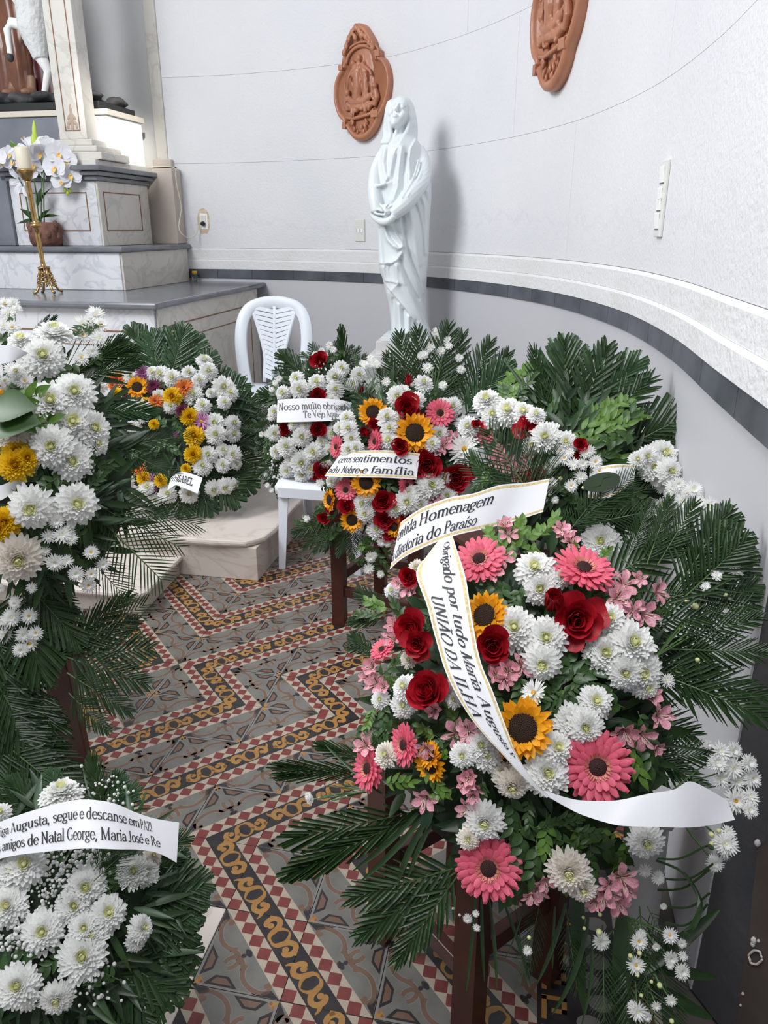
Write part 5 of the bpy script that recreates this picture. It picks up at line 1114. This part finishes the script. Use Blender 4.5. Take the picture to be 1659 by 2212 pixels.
# ================================================================ W3: low wreath at the bottom left corner
w=Wreath('low wreath of white chrysanthemums and gypsophila in the bottom left corner of the view',115,1985,1.50,(.12,-.60,.79),285,300,.10,(-.55,1.15,.0),24,'F')
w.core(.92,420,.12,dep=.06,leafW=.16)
w.fronds(FRO[3:]+FROL,[(700,850,1110,640,1.3),(720,850,1200,720,1.3),(740,900,1180,810,1.3),(740,940,1160,900,1.3),(740,1000,1140,1000,1.3),(720,1060,1140,1130,1.3),(700,1100,1090,1250,1.3),(680,1150,1050,1370,1.3),(650,1180,960,1460,1.3),(620,1180,860,1560,1.3),(560,1200,700,1640,1.3),(480,1200,540,1640,1.3),(380,1200,360,1640,1.3),(250,1150,150,1560,1.3),(200,1150,-30,1500,1.3),(150,1100,-60,1300,1.2),(840,600,1110,440,.9),(900,650,1100,540,1.1),(520,420,700,80,.9),(560,400,800,160,.9),(620,300,560,-20,.6),(600,300,740,100,.8),(300,300,60,120,1.),(200,300,-40,180,1.),(400,250,300,60,1.)],plane=-.005,nj=.12)
w.fronds(FROT,[(560,700,860,420,.7),(560,640,740,380,.8),(600,660,900,620,.4),(580,700,890,720,.35)],plane=.13,nj=.1)
w.sprigs(SPR,[(330,1180,260),(120,1180,280),(560,620,240),(640,560,200),(350,900,220),(700,720,200),(540,1300,200),(200,1330,240),(620,1250,220),(400,600,200)],200)
w.put('chrysanthemum',MUM,[(150,610,250,0,.1),(515,730,230,0,-.2),(440,850,190),(640,890,220,.1,0),(500,980,170),(540,1040,190,0,.4),(490,1150,270),(255,1000,240),(50,850,220),(110,1320,240),(60,1300,170),(340,1390,190,0,-.6),(840,980,150,.8,0),(815,1050,130,.7,-.4),(370,190,230,0,.9),(310,200,150,-.2,.7),(790,650,180),(870,650,150),(70,640,160),(10,290,110),(80,700,150),(170,1380,170)],jit=.1)
w.put('chrysanthemum',MUMI,[(910,555,110,.3,.2)])
w.breath([(330,650,160),(300,800,150),(60,1060,140),(520,1290,170),(470,560,160),(40,700,120),(180,1060,120),(560,560,100),(400,700,150),(640,180,150),(560,1230,120),(100,980,120),(330,560,140)],48,.0042)
w.ribbon([(-120,420),(0,348),(100,310),(250,262),(400,224),(530,213),(680,235),(800,285),(920,325),(1070,350)],[(-120,600),(0,566),(100,545),(250,527),(400,512),(530,505),(700,510),(830,513),(950,535),(1055,590)],[.02,.05,.07,.09,.10,.10,.09,.07,.05,.03],
 [('iga Augusta, segue e descanse em',.115,.80,.60,.84),('PAZ!',.803,.868,.58,.84),('s amigos de Natal George, Maria José e Re',.10,.90,.18,.44)],False)

# ================================================================ W5: sunflowers and red roses
w=Wreath('tall wreath of sunflowers, red roses and pink gerberas on the dark wooden stand',855,975,3.05,(-.12,-.88,.45),195,225,.15,(-.02,3.05,.64),25,'B')
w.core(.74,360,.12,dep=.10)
w.fronds(FRO[:3]+FROL,[(1080,620,1010,230,1.),(1140,620,1110,210,.9),(1200,620,1290,180,1.),(1240,640,1380,220,1.),(1360,660,1540,260,1.1),(1400,680,1640,330,1.1),(1380,700,1640,420,1.),(1060,600,940,340,.9),(980,620,880,420,.9),(700,1340,640,1520,.9),(720,1350,720,1540,.9),(680,1330,560,1490,.9),(640,1320,440,1470,.9),(740,1350,800,1510,.9),(620,1290,380,1390,.8),(650,1350,500,1500,.9)],plane=-.03)
w.fronds(FROT,[(860,640,640,470,.8),(840,660,660,640,.7)],plane=.12,nj=.1); w.fronds([BLA[0]],[(1130,590,1310,790,1.)],'blade_leaf',.15)
w.sprigs(SPR,[(480,1330),(420,1380),(520,1260),(560,1330),(1240,560),(1240,520),(1350,760),(1400,690),(700,1180),(900,1080),(990,1110),(640,1240),(600,1400),(820,1420),(780,1560),(880,1520),(920,1480),(850,1600),(560,1120),(950,1000),(1320,960),(1480,860),(1450,1000),(1090,560)],130); w.sprigs(SPRB,[(830,1440),(800,1500),(450,1350,120),(1370,770,110),(1580,450,120,70),(1620,520,130,80),(1560,480,110,100),(900,1400)],120)
w.put('chrysanthemum',MUM,[(930,700,120),(945,760,110),(940,835,130),(990,570,120),(1145,495,110,0,.2),(1105,595,110),(1320,632,110),(1240,790,110),(1195,855,110),(785,1210,120),(800,1270,110),(1190,1100,170),(1050,1200,160),(870,1362,120),(1290,1165,110),(1130,1212,110),(980,1240,110),(1430,765,100),(1020,545,90),(1270,1060,100),(600,1080,75),(820,1160,90),(1060,1150,120),(1270,620,80),(1010,700,90),(1390,740,110,.2,.2),(700,890,95),(720,820,100),(700,765,105),(690,700,95),(745,880,90),(650,760,85)])
w.put('daisy',[DAI[0]],[(1390,890,190,-.2,.1)])
w.put('rose',[ROS[2],ROS[1]],[(1045,640,150),(1080,695,110),(1170,985,170),(1340,1060,180),(905,1195,130),(1420,1010,110),(1010,865,100),(920,1310,110),(1060,1295,120),(690,1230,95),(550,1295,70),(940,1390,80),(1460,750,70),(590,1240,60),(850,740,70)],sc=.62); w.put('rose',[ROSB],[(805,785,130,-.2,.1),(1055,485,105,0,.8)],sc=.5)
w.put('sunflower',SUN,[(845,665,165,.2,.1),(1095,790,225,.05,0),(805,1085,170,0,-.1),(720,1310,135),(590,1190,125,-1.2,0),(975,1345,130,-.9,0)],SUND,jit=.1)
w.put('gerbera',GER,[(1245,672,165,.1,.1),(630,872,130,-1.3,0),(860,840,135,-1.4,0),(685,1130,135,-.2,.1),(1045,1100,120,1.2,0),(1530,790,160,-.6,.2)],GERD,jit=.1)
w.put('alstroemeria',ALS,[(1270,862,110),(1320,830,100),(1300,800,80),(1200,1170,110),(1230,1125,95),(1150,1250,85),(1600,900,120),(1640,985,110),(1620,940,100),(1230,900,80)])
w.put('daisy',DAI[1:],[(1225,190,60),(1220,225,60),(1290,240,65),(1190,280,65),(1250,300,65),(1150,322,55),(1170,400,65),(1330,320,62),(1360,342,55),(1370,412,55),(925,482,55),(1262,505,55),(1080,500,30),(850,367,55),(800,382,50),(780,372,40),(830,342,45),(450,1300,45),(830,1530,65),(820,1600,65),(895,1440,55),(930,1450,45),(890,1632,45),(530,1090,55),(1130,330,45),(1300,270,50),(870,380,45),(850,1520,45)])
w.stems([(1225,190),(1220,225),(1290,240),(1190,280),(1250,300),(1150,322),(1170,400),(1330,320),(1360,342),(1370,412)],(1200,620)); w.stems([(850,367),(800,382),(780,372),(830,342)],(900,600))
w.ribbon([(650,915),(720,898),(800,893),(950,893),(1125,912)],[(555,1047),(640,1050),(730,1053),(900,1055),(1105,1066)],[-.01,.02,.03,.04,.02],[('ceros sentimentos',.10,.93,.56,.84),('ndu Nobre e família',.03,.96,.14,.42)],True)

# ================================================================ W6: behind the nearest wreath
w=Wreath('wreath with curling white ribbon between the sunflower wreath and the curved wall',1225,1010,2.35,(-.28,-.84,.46),235,225,.12,(.36,2.3,.05),26,'C')
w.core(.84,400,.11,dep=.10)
w.fronds([FROB[0],FROB[1],FROL[0],FRO[0]],[(510,640,560,140,1.1),(580,640,760,170,1.1),(600,640,930,260,1.),(620,660,1010,330,1.),(700,720,1140,450,1.),(760,760,1150,540,1.),(780,780,1160,620,.9),(480,620,400,180,.6),(560,600,560,140,1.),(560,600,920,240,1.),(720,760,1160,470,.9),(820,780,1150,700,.9)],plane=-.02); w.fronds([BLA[1],BLA[3]],[(480,560,385,170,.9),(470,560,270,200,.7),(500,560,440,180,1.),(560,570,530,140,1.),(480,540,300,300,.6)],'blade_leaf',.0)
w.fronds(FROT,[(430,1030,150,600,1.),(400,1000,30,740,.8),(420,1010,330,600,.7),(560,1150,760,900,.8),(700,1000,1000,900,.7),(720,1080,1100,1000,.8),(600,1100,920,830,.8),(420,1060,480,640,.6)],plane=.14,nj=.12)
w.sprigs(SPRB,[(220,300,170,100),(200,350,170,110),(300,250,180,80),(330,220,170,75),(760,450,200,40),(700,520,200,50),(830,420,200,45),(640,590,190,70),(760,620,190,30),(900,470,170,20),(820,560,190,30),(720,560,180,60),(860,500,190,20),(660,640,170,40),(800,690,170,10),(250,400,150,90),(100,880,130),(320,610,120)],170); w.sprigs(SPR,[(700,680),(850,620),(900,560),(330,330),(280,380),(760,720),(620,780),(850,980),(920,1000),(760,1000),(600,960),(700,1040),(520,880),(960,930),(380,640),(60,780),(90,900),(400,760)],170)
w.put('chrysanthemum',MUM,[(130,425,150,0,.3),(170,495,140),(250,480,170,0,.3),(330,490,140,0,.4),(450,620,170),(560,640,120),(1080,720,180,.2,.2),(1040,780,160),(1120,800,140,.3,0),(950,740,100),(750,1180,190,0,.1),(30,560,110),(400,500,100,0,.4),(380,660,110),(1000,720,110)])
w.put('rose',ROS[1:],[(370,570,140,0,.3),(640,655,75),(400,830,85),(75,545,50),(620,715,50),(330,840,70)],sc=.6)
w.put('alstroemeria',ALS,[(200,690,100),(240,760,120),(320,780,95),(330,610,90),(350,720,90),(290,840,80),(180,740,90),(230,1050,110,0,.5),(250,1120,90)])
w.put('daisy',DAI,[(570,655,80),(620,655,72),(670,700,72),(550,730,82),(600,760,72),(650,760,72),(720,750,82),(740,800,72),(640,830,80),(590,880,72),(500,750,72),(460,790,72),(490,860,55),(460,900,58),(500,955,46),(445,955,40),(690,690,70),(530,690,60),(580,700,60),(1080,880,90),(1140,890,92),(1130,940,92),(1190,960,92),(1220,920,72),(1170,870,82),(1250,900,100),(1340,980,92),(1290,970,72),(1080,978,72),(1240,1000,82),(1025,1030,72),(1200,1080,92),(1240,1120,72),(990,1152,72),(1055,860,60)],sc=.52)
w.put('flower_bud',[BUDM,BUDG],[(530,840,30),(655,890,28),(515,1020,26),(700,800,25),(470,930,22),(1035,1070,30),(435,985,22)])
w.stems([(570,655),(670,700),(550,730),(650,760),(740,800),(640,830),(590,880),(500,750),(460,790),(490,860),(460,900)],(520,1150)); w.stems([(1140,890),(1190,960),(1250,900),(1340,980),(1080,978),(1025,1030),(1200,1080),(1240,1120),(990,1152)],(900,1400))
w.ribbon([(1010,1325),(1060,1285),(1150,1230),(1300,1175),(1450,1148),(1600,1100),(1760,1085),(1900,1060)],[(945,1605),(1010,1545),(1100,1495),(1250,1430),(1370,1392),(1490,1366),(1640,1330),(1860,1260)],[.03,.05,.07,.08,.08,.07,.05,.04],[('entida Homenagem',.03,.72,.58,.86),('a diretoria do Paraíso',.01,.66,.14,.42)],True,'B')
o=w.ribbon([(690,790),(770,770),(850,762),(940,768)],[(680,945),(740,948),(830,930),(930,850)],[.0,.03,.03,.0],[],True)
b=MB(); c=w.surf(*cr('C',755,860),.0,w.H+.05); b.grid([[c+w.R*(math.cos(t)*q*.05)+w.U*(math.sin(t)*q*.028+.012*math.cos(t)) for t in[2*PI*i/20 for i in range(20)]] for q in(.05,1)],0,True); b.obj('dark_emblem',mFoam,o)

# ================================================================ W7: nearest wreath on the right
w=Wreath('nearest wreath of pink gerberas, red roses and sunflowers with long white ribbon',1125,1540,1.36,(-.14,-.80,.58),365,420,.13,(.2,1.33,.54),27,'D')
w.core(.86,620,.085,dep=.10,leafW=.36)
w.fronds([FRO[0],FRO[1],FRO[2]],[(1150,450,1430,20,.9),(1180,500,1500,190,1.),(1200,600,1590,500,1.),(1100,760,1640,780,1.),(1060,860,1640,1010,1.),(1080,900,1620,1140,.8),(1150,700,1600,590,.8),(1060,300,1250,-10,.9),(1000,300,1120,-40,.9),(900,250,1000,-20,.9),(900,1350,1350,1330,.8),(1050,500,1450,400,.8),(950,1300,1300,1500,1.)],plane=-.02); w.fronds(FRO[3:5],[(1200,420,1480,160,1.4),(1240,480,1530,240,1.4),(1200,300,1440,60,1.3),(1250,560,1570,400,1.3)],plane=-.04)
w.fronds([FRO[0],FRO[2],FROB[0]],[(760,560,1260,420,.9),(780,720,1300,780,.9),(820,900,1320,980,.9),(780,1080,1260,1230,.9),(700,420,1160,180,.9),(800,640,1280,600,.9),(720,1180,1180,1420,.9),(850,820,1330,880,.8)],plane=-.03); w.fronds(BLA[:3],[(1100,520,1430,380,1.),(1000,400,870,250,.8),(1010,1280,1480,1290,.7),(1100,620,1440,300,.8)],'blade_leaf',.02)
w.cp='G'; w.fronds(FRO[3:],[(820,1420,310,1400,.28),(820,1440,325,1460,.28),(900,1380,540,1280,.5),(860,700,700,690,.9),(900,520,720,540,1.),(930,460,760,360,1.),(880,760,720,620,.8)],plane=-.03); w.fronds([BLA[2],BLA[1],BLA[0]],[(900,1560,530,1290,.7),(880,1480,660,1560,.8)],'blade_leaf',.02)
w.cp='H'; w.fronds([FROB[1],FROB[2]],[(1390,420,690,570,.45),(1370,450,690,760,.4)],plane=-.02,nj=.1); w.fronds([FROB[0],FRO[1],FROT[1]],[(1640,750,1030,920,.75),(1640,770,1080,1140,.7),(1630,800,1290,1270,.7)],plane=-.02,nj=.12); w.fronds([BLA[0],BLA[1]],[(1390,430,1020,840,.9),(1420,450,1090,880,1.),(1450,460,1190,860,1.),(1480,480,1290,800,1.)],'blade_leaf',.02)
w.cp='E'; w.fronds([BLA[0],BLA[2],BLA[1]],[(70,800,45,1370,.6),(100,860,95,1330,.6),(140,860,215,1350,.7),(230,900,400,1330,.7),(560,880,440,1360,.8),(640,700,560,1541,1.1),(680,960,610,1560,1.1),(700,1040,720,1560,.8),(500,900,470,1250,.6),(330,900,260,1200,.6),(280,900,350,1160,.6)],'blade_leaf',-.03); w.fronds([BLA[3]],[(860,960,870,1620,1.1),(930,1280,1410,930,.8),(900,1180,1420,1330,.9),(940,1280,1400,1560,1.),(1000,1350,1240,1640,1.)],'blade_leaf',-.04)
w.fronds(FROT+FRO[:1],[(960,900,1000,1400,.8),(1000,1000,1150,1500,.8),(760,1000,760,1500,.8),(880,1050,1080,1620,.9),(1000,900,1200,1250,.8),(560,900,620,1350,.7),(900,1100,900,1600,.9),(420,880,330,1250,.6)],plane=-.05)
b=MB()
for pts in([(1060,640),(1180,640),(1330,570),(1350,590)],[(1050,650),(1200,720),(1290,880),(1250,1010),(1210,1040)],[(1080,750),(1230,750),(1360,670)],[(1060,810),(1200,800),(1340,700)],[(1090,900),(1230,905),(1340,830)],[(1100,990),(1220,1000),(1330,890)]):
    P=[w.surf(*cr('E',*p),0,-.02+.02*k) for k,p in enumerate(pts)]; b.tube([cat(P,i/16) for i in range(17)],[.0045]*17,4,0,True,.4)
b.obj('curled_strip',mPalm,w.t)
w.cp='D'
w.sprigs(SPRB,[(200,180,200,100),(330,120,240,80),(390,95,220,60),(420,200,200,120),(250,220,180,140),(160,140,180,110),(300,150,200,90),(500,1000,160,200),(450,60,160,80),(620,260,140),(760,260,130,60)],200); w.sprigs([SPRB[2],SPR[2]],[(950,1330,230,-60),(1000,1300,200,-80),(500,950,170,70),(680,320,120)],200); w.sprigs(SPR,[(220,430,190),(200,500,190),(300,500,190),(340,460,180),(560,820,220,60),(640,900,220,30),(500,1040,190,200),(640,1100,220,10),(600,780,200,80),(800,1030,190),(720,800,170),(760,470,150),(520,900,200,100),(620,960,200,20),(580,1080,190,200),(170,980,190),(300,980,170),(1040,1050,170),(860,960,170),(1000,1180,180),(560,600,140),(980,470,160),(1080,560,170),(700,620,150)],180)
w.cp='G'; w.sprigs(SPR+SPRB[:2],[(870,410,190,160),(830,480,190,170),(1000,490,170),(950,800,210,40),(1140,320,150,90),(1150,1190,170),(900,1200,190),(880,1250,190,-60),(1320,1110,180),(1250,1300,150),(1200,1490,190),(1530,1370,170),(760,1180,150,-120),(820,1100,150,-100),(1160,560,110,90),(950,870,200),(1050,800,180),(900,1100,170,-90),(1450,1150,170),(1300,1250,170),(1000,1500,190),(1400,1350,170),(1500,1550,170),(1250,1550,170)],180)
w.cp='E'; w.sprigs(SPR+SPRB[:1],[(260,400,200,-90),(440,500,210,-90),(520,560,210),(640,560,210),(430,640,230,-80),(720,660,210,-80),(820,640,230,-30),(320,740,230,-90),(560,620,200),(310,560,230,-90),(480,450,190),(680,500,190),(380,640,200,-100),(250,480,190,-90),(900,620,190),(600,450,170),(760,520,180),(300,850,180,-90),(560,720,180,-90),(360,380,170,-90)],190)
w.cp='D'
w.put('chrysanthemum',MUM,[(390,330,215,-.1,.2),(420,430,180,0,-.3),(280,650,240),(445,700,230,.1,-.1),(430,830,210,0,-.4),(790,600,190,0,.1),(775,790,220,-.2,0),(910,740,260,.1,.2),(960,880,240,.1,-.3),(880,880,190,-.1,-.4),(715,1050,190,0,.2),(600,1160,210,-.1,-.1),(660,1180,190,0,-.2),(455,1430,240),(505,1300,190,.3,.2),(130,1330,180),(530,370,120),(990,960,150,.2,-.4)],jit=.1)
w.put('chrysanthemum',MUMI,[(270,1490,180,0,-.7),(220,1430,140,-.3,0)],jit=.1)
w.put('daisy',[DAI[0]],[(390,1000,150,-.9,.2)])
w.cp='E'; w.put('chrysanthemum',MUMI+MUM[:2],[(120,430,210,0,-.3),(990,540,190,0,-.3),(570,700,230,0,-.2),(650,800,150,0,-.3),(30,530,120)],jit=.1)
w.cp='G'; w.put('chrysanthemum',MUM[:2]+MUMI[:1],[(1040,930,160,-.2,.2),(1030,1030,150),(930,1330,150,-.3,.2),(890,1000,110),(1490,1270,170),(1380,1330,150),(1060,760,100),(1340,930,130,.1,0),(1110,220,110),(960,350,90),(1330,1000,100)],jit=.15)
w.cp='D'
w.put('rose',[ROSB],[(490,510,235,-.1,.25)],sc=.52); w.put('rose',[ROS[2]],[(610,600,250,.25,-.25)],sc=.60); w.put('rose',[ROS[1]],[(160,740,190,0,-.1)],sc=.6)
w.cp='G'; w.put('rose',[ROS[1]],[(1080,585,220,-.15,.1),(1175,950,250,-.1,.2),(1060,265,120)],sc=.58); w.put('rose',[ROS[2]],[(1110,660,170,.1,-.3)],sc=.55)
w.put('gerbera',GER,[(820,1410,250,-1.0,.05),(1035,1270,240,-1.1,-.1),(900,700,150,-.5,.7)],GERD,jit=.05)
w.cp='D'; w.put('gerbera',GER,[(655,325,310,.15,.75),(90,275,260,-.15,.25),(730,1400,355,.0,-.05)],GERD,jit=.03,lift=.05); w.cp='E'; w.put('gerbera',GER,[(140,690,330,-.05,-.05)],GERD,jit=.03,lift=.04)
w.cp='D'; w.put('sunflower',SUN,[(120,580,250,-.45,.1),(325,1190,310,.05,.0)],SUND,jit=.03,lift=.04); w.cp='G'; w.put('sunflower',SUN,[(1190,1390,200,-.6,-.5),(1190,1330,160,-.9,.2)],SUND,jit=.05); w.cp='D'; w.put('sunflower',SUN[:1],[(250,1380,150,-.3,-.7)],SUND)
w.put('alstroemeria',ALS,[(885,400,130),(850,480,135),(1085,445,120,.8,.1),(1000,570,150,.2,-.2),(930,545,100),(550,120,115,0,.5),(590,170,100),(190,830,150),(250,880,150),(330,850,140,.4,0),(180,900,120),(225,940,100,0,-.5),(1030,1010,140,.3,.2),(1085,1130,140,.5,-.3),(880,1230,150,-.2,-.8),(980,1255,140,.2,-.8),(1060,1300,100,.5,-.6),(30,1200,110),(160,330,130),(220,260,100),(230,80,110,0,.5),(250,130,90),(530,100,80),(820,440,110),(960,380,90)],sc=.6)
w.cp='G'; w.put('alstroemeria',ALS,[(965,555,130),(960,630,125),(830,800,125),(855,900,130),(905,920,100),(1205,1060,130),(1350,1210,160),(1410,1190,120),(790,1270,130),(1150,1310,115,0,-.8),(1400,1490,160),(1440,1580,110,.1,-.7),(1150,1605,150,-.2,-.5),(800,860,90),(1040,320,110),(990,300,90),(1070,350,90)],sc=.6)
w.cp='E'; w.put('alstroemeria',ALS,[(30,200,120),(60,270,100,0,-.7),(410,820,140,0,-.6),(450,780,110,.3,-.6),(880,760,140,.3,0),(770,855,140,-.2,-.2),(840,890,140,0,-.4),(710,885,110,-.4,-.4),(800,800,110),(900,820,110,.4,-.2),(370,860,100,-.2,-.7),(20,380,130,-.2,-.4)],sc=.6)
w.put('daisy',DAI,[(1400,60,115),(1470,50,100),(1380,120,115),(1470,150,130),(1550,120,105),(1400,210,105),(1490,220,115),(1570,205,120),(1480,325,145),(1560,305,105),(1330,20,60),(1430,560,140),(1390,540,95),(1370,665,105),(1560,375,95),(1440,500,90),(1060,745,80),(990,705,80),(1090,900,42),(750,1090,105),(955,1090,100),(940,1220,105),(1125,1060,90),(1190,1100,58),(1050,1120,48),(1130,1180,90),(1195,1170,58),(1190,1255,98),(1125,1220,48),(950,1470,112),(1130,1410,70),(1050,1440,58),(25,965,58),(70,940,42),(75,1015,46),(350,1140,56),(920,1440,60),(1000,1500,60),(970,1050,60),(1420,620,70)],sc=.5,jit=.5)
w.put('flower_bud',[BUDG],[(1070,1330,40),(745,945,30),(660,1020,26),(360,1070,30),(130,850,34),(30,785,42),(910,1170,34),(960,1155,34),(950,1275,28),(1135,1525,34),(1350,510,40),(1390,490,34),(740,1040,44),(1025,1310,26),(970,1385,28),(655,960,24),(1380,440,30),(1350,560,34)])
w.cp='D'; w.put('daisy',DAI[1:],[(1480,340,95),(1380,362,66),(1320,422,62),(1110,932,86),(1430,562,50),(1400,345,40)],sc=.5); w.put('flower_bud',[BUDM,BUDG],[(1450,380,50),(1265,530,52),(1450,487,46),(1240,450,26),(1215,500,24),(1420,600,30),(1075,625,36),(1430,465,28),(1275,820,36),(1495,400,34),(1420,470,24)])
w.cp='H'; w.put('daisy',DAI[1:],[(750,350,70,-.5,0),(735,330,50)],sc=.5); w.put('flower_bud',[BUDM],[(825,270,44),(910,250,36),(800,340,34),(965,330,34),(870,360,30),(1640,1040,40),(1600,1000,40)])
w.stems([(750,350),(825,270),(910,250),(800,340),(965,330),(870,360)],(1100,300)); w.cp='E'
w.stems([(750,1090),(955,1090),(940,1220),(1125,1060),(1190,1100),(1130,1180),(1190,1255),(950,1470),(1130,1410),(1050,1440),(1070,1330),(1050,1120)],(880,950)); w.stems([(1400,60),(1470,150),(1490,220),(1480,325),(1430,560),(1370,665)],(1100,300)); w.cp='D'; w.stems([(1480,340),(1380,362),(1450,380),(1320,422),(1265,530),(1450,487),(1430,562)],(1050,800))
top=[cr('G',1318,15),cr('G',1345,100),cr('G',1398,270),cr('G',1435,500),cr('G',1485,760),cr('G',1565,960),cr('G',1659,1215),cr('D',290,1330),cr('D',385,1480),cr('D',470,1560)]
bot=[cr('G',1240,45),cr('G',1160,150),cr('G',1103,245),cr('G',1165,430),cr('G',1215,620),cr('G',1290,860),cr('G',1430,1110),cr('G',1640,1350),cr('D',340,1470),cr('D',455,1570)]
w.ribbon(top,bot,[-.02,.02,.05,.06,.065,.07,.07,.065,.055,.045],[('Obrigado por tudo Maria Augusta P',.055,.79,.56,.80),('UNIÃO DA ILHA',.295,.655,.16,.42)],True,'P')
tp=[(440,270),(560,308),(650,325),(830,325),(1000,290),(1150,265),(1240,222),(1380,290),(1440,330)]; bt=[(455,300),(560,360),(640,400),(760,440),(870,463),(1060,468),(1200,472),(1330,462),(1480,430)]
w.ribbon(tp,bt,[.045,.035,.04,.045,.05,.05,.045,.03,.02],[],False,'E','ribbon_tail')

# ---------------------------------------------------------------- orchid, lily in the altar pot
op=al(-1.245,.90,1.486); oy=op.y
ot=wthing('orchid_pot','white orchid and lilies in a brown bark pot behind the brass candlestick','potted plant',op)
b=MB()
b.lathe([(.09,.0),(.105,.03),(.11,.10),(.10,.15),(.02,.155)],16,0,Matrix.Translation(op))
for k in range(26): a=rnd.uniform(0,6.28); b.ell(op+V3((.10*math.cos(a),.10*math.sin(a),rnd.uniform(.02,.14))),(.02,.02,.03),6,4)
b.obj('pot',mPot,ot,True)
K=lambda x,y,dy=0.: py_(*cr('K',x,y),oy-.02+dy)
b=MB()
for pts in([(265,1340),(262,1150),(268,980),(300,880),(360,880),(400,1000),(410,1130)],[(235,1340),(215,1150),(190,1000),(160,900)],[(180,1340),(150,1150),(110,1060)],[(245,1340),(250,1000),(230,900)]):
    P=[K(*p) for p in pts]; b.tube([cat(P,i/20) for i in range(21)],.0045,5)
b.obj('stem',mStem,ot,True)
for (x0,y0,x1,y1,wd) in[(225,1320,90,1320,.045),(225,1320,120,1235,.05),(235,1320,290,1240,.05),(240,1300,355,1275,.035),(225,1230,240,1110,.04),(220,1230,290,1110,.03),(110,890,70,845,.035),(230,890,200,850,.05),(240,870,290,860,.04),(90,900,60,830,.03)]:
    b=MB(); a=K(x0,y0); c=K(x1,y1); leaf_into(b,a,c-a,(0,-.6,.8),(c-a).length,wd,0,.3,.15,6); b.obj('leaf',mPalm if y0>1000 else mLeafB,ot,True)
def orch():
    m=MB()
    for az,W_,L in((90,.36,.95),(210,.36,.95),(330,.36,.95),(18,.62,1.0),(162,.62,1.0)): petal(m,R(az),.05,0,L,W_,6,14,.15,5,0,lambda t:math.sin(PI*(.12+.80*t))**.6,nw=2)
    petal(m,R(270),.02,.06,.5,.2,20,50,.6,4,1); m.ell((0,-.02,.1),(.1,.1,.1),7,5,1); return m.mesh('orchid_flower',[mOrW,mOrY],True)
def lily():
    m=MB()
    for i in range(6): petal(m,i*PI/3,.06,-1.0,1.7,.24 if i%2 else .32,76,-20-8*(i%2),.3,8,0,lambda t:(.25+.75*min(1,t*1.5))*(1 if t<.7 else max(.05,1-((t-.7)/.3)**2)),nw=2)
    for i in range(6): m.tube([(0,0,-.5),(.12*math.cos(i),.12*math.sin(i),.25)],.015,4,0); m.ell((.12*math.cos(i),.12*math.sin(i),.27),(.05,.02,.02),6,4,1)
    return m.mesh('lily_flower',[mOrW,mOrY],True)
OM,LM=orch(),lily()
def pf(me,name,x,y,px,n,dy=0.):
    p=K(x,y,dy); rad=px*.3617*p.y/F_*.5; link(name,me,ot,frameM(p,n,(0,0,1),rad))
for x,y,s_ in[(350,915,130),(405,965,120),(330,1000,130),(420,1045,120),(370,1085,110),(285,865,90),(240,915,120),(300,900,110),(25,965,120),(75,960,110),(-20,940,110),(60,920,90),(200,985,110),(365,1020,110)]: pf(OM,'orchid_flower',x,y,s_,(rnd.uniform(-.4,.5),-1,rnd.uniform(-.2,.3)),rnd.uniform(-.05,.02))
pf(LM,'lily_flower',150,850,170,(-.25,-.45,.85),-.06); pf(LM,'lily_flower',100,1085,140,(-.5,-.8,-.1),-.03); pf(LM,'lily_flower',225,1000,100,(.4,-.9,.0),-.02)
for x,y,l in[(205,800,.16),(200,850,.14)]:
    b=MB(); p=K(x,y); b.tube([p-V3((0,0,l*.5)),p-V3((0,0,l*.2)),p+V3((.005,0,l*.2)),p+V3((.01,0,l*.5))],[.006,.016,.015,.004],8); b.obj('lily_bud',mBudG,ot,True)
for x,y in[(410,1105),(390,1135),(420,1140),(405,1155)]:
    b=MB(); b.ell(K(x,y),(.012,.012,.015),7,5); b.obj('orchid_bud',mBudG,ot,True)
bpy.context.view_layer.update()
